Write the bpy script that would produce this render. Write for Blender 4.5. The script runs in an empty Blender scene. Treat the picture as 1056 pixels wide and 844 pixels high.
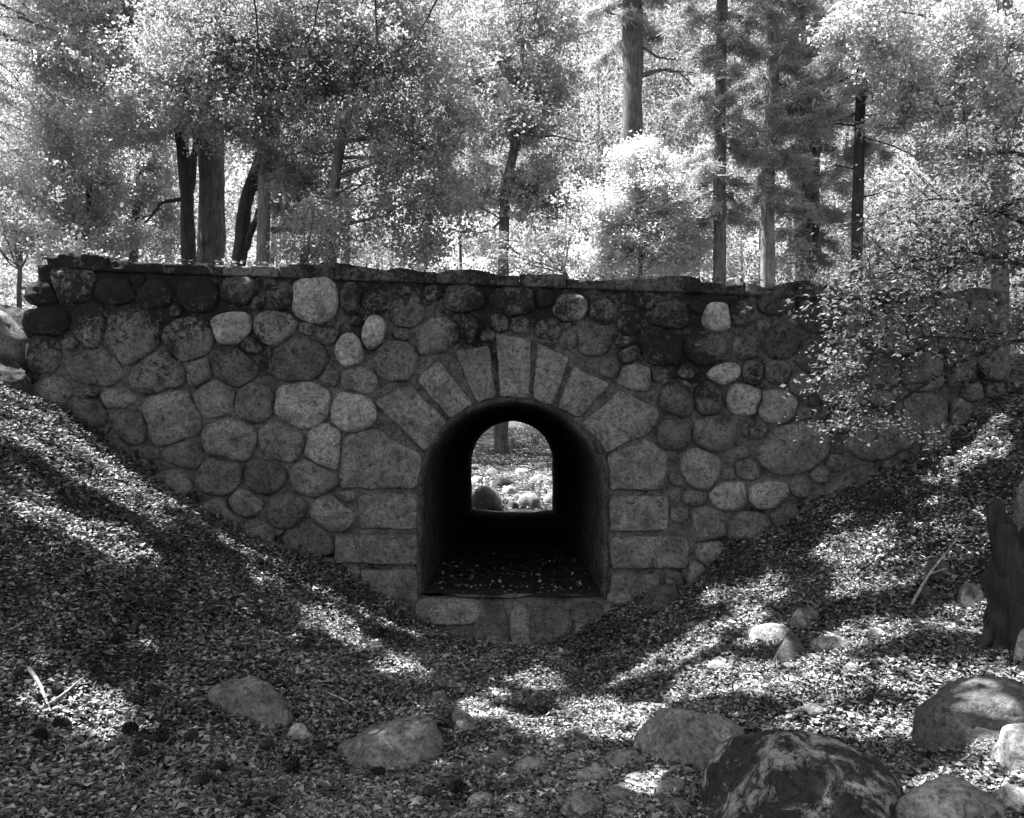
import bpy, math, numpy as np
from mathutils import Vector
rng = np.random.default_rng(11)
SC = bpy.context.scene
COL = SC.collection
F, CX, HY, EYE = 900.0, 528.0, 450.0, 1.62
W0 = 9.0           # distance of the wall face
W1 = 20.0          # far mouth of the passage
SUN = np.array([-0.36, 0.17, 0.92]); SUN /= np.linalg.norm(SUN)

def P(px, py, Y):
    return np.array([(px-CX)/F*Y, Y, EYE+(HY-py)/F*Y])

# ------------------------------------------------------------------ noise
def _h(ix, iy, iz, s):
    n = (ix*73856093) ^ (iy*19349663) ^ (iz*83492791) ^ (s*2654435)
    n = n & 0x7fffffff
    n = (n ^ (n >> 13))*1274126177 & 0x7fffffff
    n = n ^ (n >> 16)
    return (n & 0xffff)/65535.0
def vnoise(x, y, z=0.0, s=0):
    x, y, z = np.broadcast_arrays(np.asarray(x, float), np.asarray(y, float), np.asarray(z, float))
    ix, iy, iz = (np.floor(a).astype(np.int64) for a in (x, y, z))
    fx, fy, fz = x-ix, y-iy, z-iz
    fx, fy, fz = (f*f*(3-2*f) for f in (fx, fy, fz))
    r = 0
    for a in (0, 1):
        for b in (0, 1):
            for c in (0, 1):
                w = (fx if a else 1-fx)*(fy if b else 1-fy)*(fz if c else 1-fz)
                r = r+w*_h(ix+a, iy+b, iz+c, s)
    return r*2-1
def fbm(x, y, z=0.0, s=0, o=3):
    r, a = 0, 1.0
    for k in range(o):
        r = r+a*vnoise(np.asarray(x)*2**k, np.asarray(y)*2**k, np.asarray(z)*2**k, s+k*7); a *= .5
    return r

# ------------------------------------------------------------------ objects
def mesh_obj(name, V, faces, mat, parent=None, smooth=True, color=None):
    me = bpy.data.meshes.new(name)
    V = np.asarray(V, np.float32)
    if isinstance(faces, np.ndarray):
        n, k = faces.shape
        me.vertices.add(len(V)); me.vertices.foreach_set('co', V.ravel())
        me.loops.add(n*k); me.loops.foreach_set('vertex_index', faces.astype(np.int32).ravel())
        me.polygons.add(n); me.polygons.foreach_set('loop_start', np.arange(0, n*k, k, dtype=np.int32))
        me.polygons.foreach_set('loop_total', np.full(n, k, np.int32))
        me.update(calc_edges=True)
    else:
        me.from_pydata([tuple(map(float, v)) for v in V], [], faces); me.update()
    if smooth:
        me.polygons.foreach_set('use_smooth', np.ones(len(me.polygons), bool))
    me.materials.append(mat)
    o = bpy.data.objects.new(name, me); COL.objects.link(o)
    if parent is not None: o.parent = parent
    if color is not None: o.color = (color, color, color, 1)
    return o
def center(o):
    """move the origin of a top-level mesh to the bottom centre of its shape"""
    n = len(o.data.vertices); a = np.empty(n*3, np.float32); o.data.vertices.foreach_get('co', a)
    a = a.reshape(-1, 3); c = (a.min(0)+a.max(0))/2; c[2] = a[:, 2].min()
    a -= c; o.data.vertices.foreach_set('co', a.ravel()); o.location = Vector([float(t) for t in c])
    return o
def tag(o, label=None, cat=None, group=None, kind=None):
    if label: o['label'] = label
    if cat: o['category'] = cat
    if group: o['group'] = group
    if kind: o['kind'] = kind
    return o
def thing(name, label, cat, group=None):
    o = bpy.data.objects.new(name, None); COL.objects.link(o); o.empty_display_size = .2
    return tag(o, label, cat, group)
def based(root, loc):
    """give a thing its base point and keep its parts where they are"""
    root.location = Vector([float(t) for t in loc])
    for ch in root.children:
        ch.location = ch.location-root.location
    return root

# ------------------------------------------------------------------ materials
def nodes(name):
    m = bpy.data.materials.new(name); m.use_nodes = True
    nt = m.node_tree; nt.nodes.clear()
    return m, nt, nt.nodes, nt.links
def N(ns, t, **kw):
    n = ns.new(t)
    for k, v in kw.items():
        if k in n.inputs.keys(): n.inputs[k].default_value = v
        else: setattr(n, k, v)
    return n
def math_(ns, ls, op, a, b=None, c=None):
    n = ns.new('ShaderNodeMath'); n.operation = op
    for i, v in enumerate((a, b, c)):
        if v is None: continue
        if isinstance(v, (int, float)): n.inputs[i].default_value = v
        else: ls.new(v, n.inputs[i])
    return n.outputs[0]
def ramp(ns, ls, fac, pts):
    n = ns.new('ShaderNodeValToRGB'); e = n.color_ramp.elements
    while len(e) < len(pts): e.new(.5)
    for el, (p, v) in zip(e, pts): el.position = p; el.color = (v, v, v, 1)
    ls.new(fac, n.inputs[0]); return n.outputs[0]
def noise_n(ns, ls, vec, scale, detail=4, rough=.55, dist=0):
    n = N(ns, 'ShaderNodeTexNoise'); n.inputs['Scale'].default_value = scale
    n.inputs['Detail'].default_value = detail; n.inputs['Roughness'].default_value = rough
    n.inputs['Distortion'].default_value = dist
    if vec is not None: ls.new(vec, n.inputs['Vector'])
    return n.outputs[0]

def stone_material(name, base=None, spec=.25, gain=1.0, moss=0.0, lichen=0.0, bump=.5, scale=1.0, zmoss=None):
    m, nt, ns, ls = nodes(name)
    pos = ns.new('ShaderNodeNewGeometry').outputs['Position']
    if base is None:
        col = ns.new('ShaderNodeObjectInfo').outputs['Color']
        bw = ns.new('ShaderNodeRGBToBW'); ls.new(col, bw.inputs[0]); tone = math_(ns, ls, 'MULTIPLY', bw.outputs[0], gain)
    else:
        v = ns.new('ShaderNodeValue'); v.outputs[0].default_value = base; tone = v.outputs[0]
    n1 = noise_n(ns, ls, pos, 5*scale, 5, .65)
    n2 = noise_n(ns, ls, pos, 42*scale, 5, .8)
    n3 = noise_n(ns, ls, pos, 22*scale, 6, .7, .6)
    k = math_(ns, ls, 'MULTIPLY', ramp(ns, ls, n1, [(.3, .5), (.7, 1.45)]), ramp(ns, ls, n2, [(.34, .5), (.68, 1.5)]))
    k = math_(ns, ls, 'MULTIPLY', k, ramp(ns, ls, n3, [(.36, .35), (.5, 1.0), (.7, 1.25)]))
    c = math_(ns, ls, 'MULTIPLY', tone, k)
    if moss > 0:
        a = noise_n(ns, ls, pos, 1.15, 3, .6)
        b = noise_n(ns, ls, pos, 15, 8, .85, .6)
        s = math_(ns, ls, 'ADD', math_(ns, ls, 'MULTIPLY', a, 1.5), math_(ns, ls, 'MULTIPLY', b, 1.7))
        s = math_(ns, ls, 'SUBTRACT', s, math_(ns, ls, 'MULTIPLY', math_(ns, ls, 'MAXIMUM', math_(ns, ls, 'SUBTRACT', tone, .19), 0.0), 3.0))
        if zmoss:
            sp = ns.new('ShaderNodeSeparateXYZ'); ls.new(pos, sp.inputs[0])
            mr = N(ns, 'ShaderNodeMapRange'); ls.new(sp.outputs[2], mr.inputs[0])
            mr.inputs[1].default_value = zmoss[0]; mr.inputs[2].default_value = zmoss[1]
            mr.inputs[3].default_value = -.26; mr.inputs[4].default_value = .26
            s = math_(ns, ls, 'ADD', s, mr.outputs[0])
        mk = ramp(ns, ls, math_(ns, ls, 'SUBTRACT', s, 1.70-moss), [(.44, 0), (.56, .93)])
        mix = N(ns, 'ShaderNodeMix', data_type='FLOAT')
        ls.new(mk, mix.inputs[0]); ls.new(c, mix.inputs[2])
        ls.new(math_(ns, ls, 'MULTIPLY', n2, .028), mix.inputs[3]); c = mix.outputs[0]
    if lichen > 0:
        a = noise_n(ns, ls, pos, 4.2, 8, .8, .5)
        mk = ramp(ns, ls, a, [(.58-lichen*.2, 0), (.66-lichen*.2, 1)])
        mix = N(ns, 'ShaderNodeMix', data_type='FLOAT')
        ls.new(mk, mix.inputs[0]); ls.new(c, mix.inputs[2])
        ls.new(math_(ns, ls, 'MULTIPLY', n2, .62), mix.inputs[3]); c = mix.outputs[0]
    bs = N(ns, 'ShaderNodeBsdfPrincipled'); bs.inputs['Roughness'].default_value = .88
    bs.inputs['Specular IOR Level'].default_value = spec; bs.inputs['Roughness'].default_value = 1.0 if spec == 0 else .88
    cc = ns.new('ShaderNodeCombineColor')
    for i in range(3): ls.new(c, cc.inputs[i])
    ls.new(cc.outputs[0], bs.inputs['Base Color'])
    bu = ns.new('ShaderNodeBump'); bu.inputs['Strength'].default_value = bump; bu.inputs['Distance'].default_value = .02
    ls.new(math_(ns, ls, 'ADD', math_(ns, ls, 'MULTIPLY', n3, 1.2), math_(ns, ls, 'MULTIPLY', n2, .6)), bu.inputs['Height'])
    ls.new(bu.outputs[0], bs.inputs['Normal'])
    o = ns.new('ShaderNodeOutputMaterial'); ls.new(bs.outputs[0], o.inputs[0])
    return m

def leaf_material(name, lo, hi, trans=.45, gloss=.02, mid=None, patch=False):
    m, nt, ns, ls = nodes(name)
    g = ns.new('ShaderNodeNewGeometry')
    v = ramp(ns, ls, g.outputs['Random Per Island'], [(0, lo), (.6, mid or (lo+hi)/2), (1, hi)])
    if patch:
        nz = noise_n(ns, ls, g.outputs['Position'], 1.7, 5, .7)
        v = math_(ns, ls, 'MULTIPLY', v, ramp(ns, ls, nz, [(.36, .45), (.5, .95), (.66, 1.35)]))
    d = ns.new('ShaderNodeBsdfDiffuse'); ls.new(v, d.inputs[0])
    t = ns.new('ShaderNodeBsdfTranslucent'); ls.new(v, t.inputs[0])
    mx = ns.new('ShaderNodeMixShader'); mx.inputs[0].default_value = trans
    ls.new(d.outputs[0], mx.inputs[1]); ls.new(t.outputs[0], mx.inputs[2])
    gl = ns.new('ShaderNodeBsdfGlossy'); gl.inputs['Roughness'].default_value = .45; gl.inputs[0].default_value = (.8, .8, .8, 1)
    m2 = ns.new('ShaderNodeMixShader'); m2.inputs[0].default_value = gloss
    ls.new(mx.outputs[0], m2.inputs[1]); ls.new(gl.outputs[0], m2.inputs[2])
    o = ns.new('ShaderNodeOutputMaterial'); ls.new(m2.outputs[0], o.inputs[0])
    return m

def bark_material(name, lo, hi):
    m, nt, ns, ls = nodes(name)
    pos = ns.new('ShaderNodeNewGeometry').outputs['Position']
    mp = ns.new('ShaderNodeMapping'); mp.inputs['Scale'].default_value = (1, 1, .13); ls.new(pos, mp.inputs[0])
    a = noise_n(ns, ls, mp.outputs[0], 16, 6, .7, .4)
    b = noise_n(ns, ls, pos, 3, 3, .6)
    c = math_(ns, ls, 'MULTIPLY', ramp(ns, ls, a, [(.38, lo), (.5, (lo+hi)/2), (.66, hi)]), ramp(ns, ls, b, [(.3, .65), (.7, 1.25)]))
    bs = N(ns, 'ShaderNodeBsdfPrincipled'); bs.inputs['Roughness'].default_value = .95
    cc = ns.new('ShaderNodeCombineColor')
    for i in range(3): ls.new(c, cc.inputs[i])
    ls.new(cc.outputs[0], bs.inputs['Base Color'])
    bu = ns.new('ShaderNodeBump'); bu.inputs['Strength'].default_value = .9; bu.inputs['Distance'].default_value = .05
    ls.new(a, bu.inputs['Height']); ls.new(bu.outputs[0], bs.inputs['Normal'])
    o = ns.new('ShaderNodeOutputMaterial'); ls.new(bs.outputs[0], o.inputs[0])
    return m

def soil_material(name, lo, hi):
    m, nt, ns, ls = nodes(name)
    pos = ns.new('ShaderNodeNewGeometry').outputs['Position']
    vo = N(ns, 'ShaderNodeTexVoronoi'); vo.inputs['Scale'].default_value = 22; vo.inputs['Randomness'].default_value = 1
    ls.new(pos, vo.inputs['Vector'])
    bw = ns.new('ShaderNodeRGBToBW'); ls.new(vo.outputs['Color'], bw.inputs[0])
    a = noise_n(ns, ls, pos, 2.0, 4, .6); b = noise_n(ns, ls, pos, 80, 3, .7)
    c = math_(ns, ls, 'MULTIPLY', ramp(ns, ls, bw.outputs[0], [(.2, lo), (.9, hi)]), ramp(ns, ls, b, [(.3, .6), (.7, 1.3)]))
    c = math_(ns, ls, 'MULTIPLY', c, ramp(ns, ls, a, [(.35, .75), (.65, 1.15)]))
    bs = N(ns, 'ShaderNodeBsdfPrincipled'); bs.inputs['Roughness'].default_value = 1
    bs.inputs['Specular IOR Level'].default_value = .1
    cc = ns.new('ShaderNodeCombineColor')
    for i in range(3): ls.new(c, cc.inputs[i])
    ls.new(cc.outputs[0], bs.inputs['Base Color'])
    bu = ns.new('ShaderNodeBump'); bu.inputs['Strength'].default_value = 1; bu.inputs['Distance'].default_value = .03
    ls.new(math_(ns, ls, 'ADD', bw.outputs[0], b), bu.inputs['Height']); ls.new(bu.outputs[0], bs.inputs['Normal'])
    o = ns.new('ShaderNodeOutputMaterial'); ls.new(bs.outputs[0], o.inputs[0])
    return m

M_STONE = stone_material('wall stone', None, gain=1.55, moss=.47, bump=1.0, zmoss=(1.2, 3.4))
M_BLOCK = stone_material('cut block', None, gain=1.55, moss=.27, bump=1.0, zmoss=(.6, 3.4))
M_MORTAR = stone_material('mortar', .12, moss=.45, bump=.8, zmoss=(1.2, 3.2))
M_COPE = stone_material('coping stone', None, gain=1.4, moss=.36, bump=1.0, zmoss=(1.2, 3.4))
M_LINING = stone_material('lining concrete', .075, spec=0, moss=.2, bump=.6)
M_ROCK = stone_material('boulder', None, bump=.7)
M_ROCKL = stone_material('lichen boulder', None, lichen=.42, bump=1.0)
M_SOIL = soil_material('forest soil', .02, .14)
M_SHADEOAK = leaf_material('shaded oak leaves', .12, .3, trans=.45)  # darker copy of the oak leaves, with shade put into their colour
M_FAR = leaf_material('distant leaves', .22, .5, trans=.45)
M_BARKD = bark_material('dark bark', .015, .06)
M_BARKM = bark_material('grey bark', .05, .17)
M_BARKL = bark_material('pale bark', .10, .30)
M_WOOD = bark_material('dead wood', .25, .5)
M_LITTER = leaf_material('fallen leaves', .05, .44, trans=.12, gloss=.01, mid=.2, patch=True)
M_OAK = leaf_material('oak leaves', .24, .42, trans=.5)
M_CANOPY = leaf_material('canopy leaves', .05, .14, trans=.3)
M_PALE = leaf_material('pale leaves', .45, .75, trans=.55)
M_BRIGHT = leaf_material('light leaves', .34, .62, trans=.5)
M_NEEDLE = leaf_material('needles', .22, .46, trans=.5)
M_NEEDLEL = leaf_material('light needles', .25, .6, trans=.45)
M_STUMP = bark_material('rotten wood', .006, .05)
M_CONE = stone_material('cone', .03, bump=.2)

# ------------------------------------------------------------------ terrain
ROWS = [
 (-30, [(-60, 2), (-10, .2), (0, -.1), (10, .4), (60, 3)]),
 (0, [(-60, 3), (-10, .6), (-3, -.05), (0, -.15), (3, .05), (10, .8), (60, 4)]),
 (3, [(-60, 3), (-10, .6), (-3, -.2), (0, -.42), (2, -.28), (4, .0), (10, .9), (60, 4)]),
 (4.5, [(-60, 4), (-10, .8), (-3, -.2), (-2, -.34), (0, -.48), (1, -.42), (2, -.28), (3, -.08), (8, .9), (60, 5)]),
 (5.5, [(-60, 5), (-10, 1.7), (-4, .42), (-3, .08), (-2, -.28), (-1, -.45), (0, -.52), (1, -.44), (2, -.28), (3, -.06), (4, .2), (8, 1.2), (60, 5)]),
 (6.5, [(-60, 6), (-10, 2.7), (-5, 1.6), (-4, 1.15), (-3, .55), (-2, -.05), (-1, -.4), (0, -.52), (1, -.42), (2, -.18), (3, .12), (4, .45), (5, .9), (8, 1.9), (60, 6)]),
 (8, [(-60, 7), (-10, 3.2), (-5.3, 2.2), (-4, 1.5), (-3, .85), (-2, .15), (-1.3, -.25), (-.6, -.45), (.6, -.45), (1.2, -.3), (2, .0), (3, .5), (4, 1.0), (5, 1.55), (8, 2.5), (60, 7)]),
 (8.55, [(-60, 7), (-14, 3.5), (-8, 3.1), (-5.3, 2.23), (-4.3, 1.68), (-3.5, 1.12), (-2.7, .58), (-2, .26), (-1.4, .02), (-.95, -.15), (-.6, -.36), (0, -.46), (.6, -.38), (.95, -.13), (1.5, -.02), (2.05, .2), (3, .68), (4, 1.15), (5, 1.85), (8, 2.6), (60, 7)]),
 (9.0, [(-60, 7), (-14, 3.6), (-8, 3.0), (-5.3, 2.25), (-4.6, 1.85), (-3.8, 1.33), (-3.3, .91), (-2.5, .45), (-1.95, .33), (-1.57, .08), (-1.05, -.15), (-.85, -.42), (.85, -.42), (1.05, -.1), (1.86, .05), (2.15, .44), (2.76, .68), (3.2, .96), (4.0, 1.29), (4.4, 1.5), (4.8, 1.9), (5.2, 2.15), (8, 2.7), (60, 7)]),
 (9.2, [(-60, 7), (-14, 3.6), (-6, 3.0), (-5.1, 2.5), (-4.8, 2.4), (4.8, 2.3), (5.2, 2.3), (8, 2.8), (60, 7)]),
 (9.6, [(-60, 7), (-14, 3.7), (-6, 3.15), (-5.1, 2.95), (0, 2.6), (5.2, 2.45), (8, 2.9), (60, 7)]),
 (19.4, [(-60, 6), (-14, 3.0), (-5, 2.7), (0, 2.6), (5, 2.5), (14, 2.9), (60, 6)]),
 (19.8, [(-60, 6), (-14, 2.8), (-5, 2.3), (0, 2.3), (5, 2.3), (14, 2.7), (60, 6)]),
 (20.0, [(-60, 5), (-14, 2.3), (-4.5, 1.7), (-2.2, .3), (-1.2, -.1), (0, -.14), (1.2, -.1), (2.2, .3), (4.5, 1.7), (14, 2.3), (60, 5)]),
 (24, [(-60, 4), (-14, 1.6), (-4, .5), (0, .08), (4, .5), (14, 1.6), (60, 4)]),
 (40, [(-90, 4), (-20, 1.2), (0, .95), (20, 1.3), (90, 4)]),
 (60, [(-90, 4), (0, 1.7), (90, 4)]), (120, [(-200, 5), (0, 3.5), (200, 5)]), (400, [(-400, 8), (400, 8)])]
RY = np.array([r[0] for r in ROWS], float)
def ground(x, y, detail=True):
    x, y = np.broadcast_arrays(np.asarray(x, float), np.asarray(y, float))
    R = np.array([np.interp(x.ravel(), [p[0] for p in r[1]], [p[1] for p in r[1]]) for r in ROWS])
    yy = np.clip(y.ravel(), RY[0], RY[-1]-1e-6)
    k = np.clip(np.searchsorted(RY, yy, 'right')-1, 0, len(RY)-2)
    t = (yy-RY[k])/(RY[k+1]-RY[k])
    i = np.arange(len(yy))
    z = R[k, i]*(1-t)+R[k+1, i]*t
    z = z.reshape(x.shape)
    if detail:
        a = np.where((y > 8.95) & (y < 20.05), .25, 1.0)
        z = z+a*(.07*vnoise(x*1.1, y*1.1, 0, 3)+.035*vnoise(x*3.1, y*3.1, 0, 5)+.015*vnoise(x*9, y*9, 0, 6))
    return z
def ground_px(px, py, y0=2.5, y1=8.95):
    Y = np.linspace(y0, y1, 700)
    X = (px-CX)/F*Y; Z = EYE+(HY-py)/F*Y
    d = Z-ground(X, Y)
    s = np.where(d < 0)[0]
    i = s[0] if len(s) else len(Y)-1
    return float(X[i]), float(Y[i]), float(ground(X[i], Y[i]))

def crest(x):
    return np.interp(x, [-6, -4.7, 3.4, 5.3], [3.47, 3.46, 3.16, 3.10])

xs = np.unique(np.round(np.concatenate([np.linspace(-400, -60, 12), np.linspace(-60, -12, 24), np.arange(-12, -6, .4), np.arange(-6, 6.01, .07), np.arange(6, 12, .4), np.linspace(12, 60, 24), np.linspace(60, 400, 12), [-1.05, 1.05]]), 4))
ys = np.unique(np.round(np.concatenate([np.linspace(-30, 2.5, 12), np.arange(2.6, 9.0, .07), [9.0, 9.1, 9.2, 9.3, 9.4, 9.5, 9.6], np.arange(10, 19.3, .6), [19.4, 19.6, 19.8, 19.9, 20.0], np.arange(20.2, 42, .3), np.linspace(42, 120, 30), np.linspace(130, 400, 10)]), 4))
GX, GY = np.meshgrid(xs, ys)
GZ = ground(GX, GY)
nx, ny = len(xs), len(ys)
idx = np.arange(nx*ny).reshape(ny, nx)
fc = np.stack([idx[:-1, :-1], idx[:-1, 1:], idx[1:, 1:], idx[1:, :-1]], -1).reshape(-1, 4)
xm = ((GX[:-1, :-1]+GX[:-1, 1:])/2).ravel(); ym = ((GY[:-1, :-1]+GY[1:, :-1])/2).ravel()
keep = ~((np.abs(xm) < 1.06) & (((ym > 8.99) & (ym < 9.62)) | ((ym > 19.38) & (ym < 20.0))))
o = mesh_obj('ground', np.stack([GX.ravel(), GY.ravel(), GZ.ravel()], 1), fc[keep], M_SOIL)
tag(o, kind='structure')

# ------------------------------------------------------------------ stonework
def opening(x):      # underside of the arch in the wall
    return 1.04+math.sqrt(max(0, .965**2-x*x)) if abs(x) < .965 else None

bridge = thing('stone_bridge', 'dark fieldstone road bridge with a small round-arched passage through its middle', 'bridge')

def wall_body(y0, y1, name):
    V, Fc = [], []
    segs = [np.arange(-4.9, -.965, .05).tolist()+[-.965], np.linspace(-.965, .965, 49).tolist(), [.965]+np.arange(1.0, 5.06, .05).tolist()]
    nv = 44
    for si, seg in enumerate(segs):
        for side in (0, 1):
            base = len(V)
            for x in seg:
                zl = -1.2 if si != 1 else opening(max(-.9649, min(.9649, x)))
                zt = float(crest(x))-.07
                for k in range(nv+1):
                    z = zl+(zt-zl)*k/nv
                    y = (y0 if side == 0 else y1)
                    if side == 0: y += .012+float(.026*vnoise(x*7, z*7, 0, 21)+.012*vnoise(x*23, z*23, 0, 22))
                    V.append((x, y, z))
            m = nv+1
            for i in range(len(seg)-1):
                for k in range(nv):
                    q = [base+i*m+k, base+(i+1)*m+k, base+(i+1)*m+k+1, base+i*m+k+1]
                    Fc.append(q if side == 0 else q[::-1])
            # ends and top
            if side == 1:
                bf = base-len(seg)*m
                for i in range(len(seg)-1):
                    Fc.append([bf+i*m+nv, bf+(i+1)*m+nv, base+(i+1)*m+nv, base+i*m+nv])
                if si == 0:
                    for k in range(nv): Fc.append([bf+k, bf+k+1, base+k+1, base+k])
                if si == 2:
                    e = (len(seg)-1)*m
                    for k in range(nv): Fc.append([bf+e+k, base+e+k, base+e+k+1, bf+e+k+1])
    return mesh_obj(name, V, Fc, M_MORTAR, bridge)
wall_body(W0, W0+.46, 'mortar_core')
wall_body(W1-.46, W1-.02, 'rear_wall')

def chaikin(p, n=2):
    for _ in range(n):
        q = np.roll(p, -1, 0)
        p = np.stack([.75*p+.25*q, .25*p+.75*q], 1).reshape(-1, 2)
    return p
def resample(p, n):
    q = np.vstack([p, p[:1]]); d = np.r_[0, np.cumsum(np.hypot(*np.diff(q, axis=0).T))]
    t = np.linspace(0, d[-1], n, endpoint=False)
    return np.stack([np.interp(t, d, q[:, 0]), np.interp(t, d, q[:, 1])], 1)
def clip(p, n, c):                       # keep p.n <= c
    out = []
    for i in range(len(p)):
        a, b = p[i], p[(i+1) % len(p)]
        da, db = a@n-c, b@n-c
        if da <= 0: out.append(a)
        if (da < 0 < db) or (db < 0 < da): out.append(a+(b-a)*da/(da-db))
    return np.array(out) if len(out) > 2 else p[:0]
def inset(p, g):
    c = p.mean(0)
    for i in range(len(p)):
        pass
    q = p.copy(); m = np.roll(p, -1, 0)-p
    ar = .5*np.sum(p[:, 0]*np.roll(p[:, 1], -1)-np.roll(p[:, 0], -1)*p[:, 1])
    s = 1 if ar > 0 else -1
    for i in range(len(p)):
        e = p[(i+1) % len(p)]-p[i]; L = np.hypot(*e)
        if L < 1e-6: continue
        n = np.array([e[1], -e[0]])/L*s
        q = clip(q, n, p[i]@n-g)
        if len(q) < 3: return q
    return q

def stone_mesh(poly, bulge, seed, boxy=False, yface=W0):
    """outline on the wall face (metres) -> weathered stone standing out of it"""
    n = 40 if boxy else 32
    o2 = resample(poly, n); c = o2.mean(0)
    size = np.sqrt(np.ptp(o2[:, 0])*np.ptp(o2[:, 1]))
    r_ = 1+.055*np.array([vnoise(p[0]*11, p[1]*11, seed, 1) for p in o2])
    o2 = c+(o2-c)*r_[:, None]
    if boxy: rings = [(1, .06), (1, -.010), (.975, -.024), (.93, -.030), (.8, -.034), (.6, -.036), (.35, -.036), (.15, -.036)]
    else: rings = [(1, .06), (1, .0), (.97, -bulge*.32), (.9, -bulge*.6), (.76, -bulge*.82), (.56, -bulge*.94), (.34, -bulge), (.14, -bulge)]
    V = []
    tilt = (np.random.default_rng(seed).random(2)-.5)*bulge*.8
    for s, y in rings:
        p = c+(o2-c)*s
        for q in p:
            d = 0.0
            if s < .99:
                d = (.018 if boxy else .022)*float(fbm(q[0]*7, q[1]*7, seed*3.1, 31))+.007*float(vnoise(q[0]*26, q[1]*26, seed, 33))
                d += float((q-c)/size@tilt)*min(1, (1-s)*4)
            V.append((q[0], yface+y+d*(min(1, (1-s)*12) if s < 1 else 0), q[1]))
    V.append((c[0], yface+rings[-1][1], c[1]))
    Fc = []
    for r in range(len(rings)-1):
        for i in range(n):
            j = (i+1) % n
            Fc.append([r*n+i, r*n+j, (r+1)*n+j, (r+1)*n+i])
    L = (len(rings)-1)*n
    for i in range(n): Fc.append([L+i, L+(i+1) % n, len(V)-1])
    return V, Fc
def px2w(p, Y=W0):
    p = np.asarray(p, float); return np.stack([(p[:, 0]-CX)/F*Y, EYE+(HY-p[:, 1])/F*Y], 1)
def ccw(p):
    ar = .5*np.sum(p[:, 0]*np.roll(p[:, 1], -1)-np.roll(p[:, 0], -1)*p[:, 1])
    return p if ar > 0 else p[::-1]

VOUS = [[(352, 452), (387, 441), (437, 470), (433, 505), (349, 505)], [(385, 414), (422, 396), (464, 436), (438, 467)],
        [(429, 393), (453, 371), (489, 418), (465, 433)], [(469, 362), (505, 356), (512, 411), (492, 417)],
        [(511, 343), (549, 351), (546, 411), (515, 411)], [(554, 354), (588, 368), (571, 420), (549, 412)],
        [(591, 376), (631, 396), (596, 433), (574, 421)], [(599, 436), (639, 402), (684, 424), (672, 447), (625, 467)],
        [(626, 469), (664, 452), (690, 468), (684, 506), (629, 506)]]
JAMB = [[(369, 509), (433, 509), (433, 547), (371, 546)], [(345, 551), (433, 551), (433, 583), (346, 581)], [(372, 587), (433, 587), (433, 625), (374, 625)],
        [(628, 511), (690, 511), (689, 548), (628, 548)], [(628, 553), (711, 553), (709, 587), (628, 587)], [(628, 591), (680, 591), (680, 632), (628, 632)]]
VT = [.135, .145, .165, .135, .15, .17, .165, .155, .13]
JT = [.13, .12, .12, .14, .13, .11]
fixed = []
for k, p in enumerate(VOUS):
    w = ccw(px2w(p)); fixed.append(w)
    q = chaikin(np.vstack([w])[:], 0)
    q = chaikin(resample(inset(w, .006), 44), 1)
    V, Fc = stone_mesh(ccw(q), .05, 100+k, True); mesh_obj('voussoir', V, Fc, M_BLOCK, bridge, color=VT[k]*1.0)
for k, p in enumerate(JAMB):
    w = ccw(px2w(p)); fixed.append(w)
    q = chaikin(resample(inset(w, .006), 44), 1)
    V, Fc = stone_mesh(ccw(q), .05, 120+k, True); mesh_obj('jamb_block', V, Fc, M_BLOCK, bridge, color=JT[k])

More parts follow.
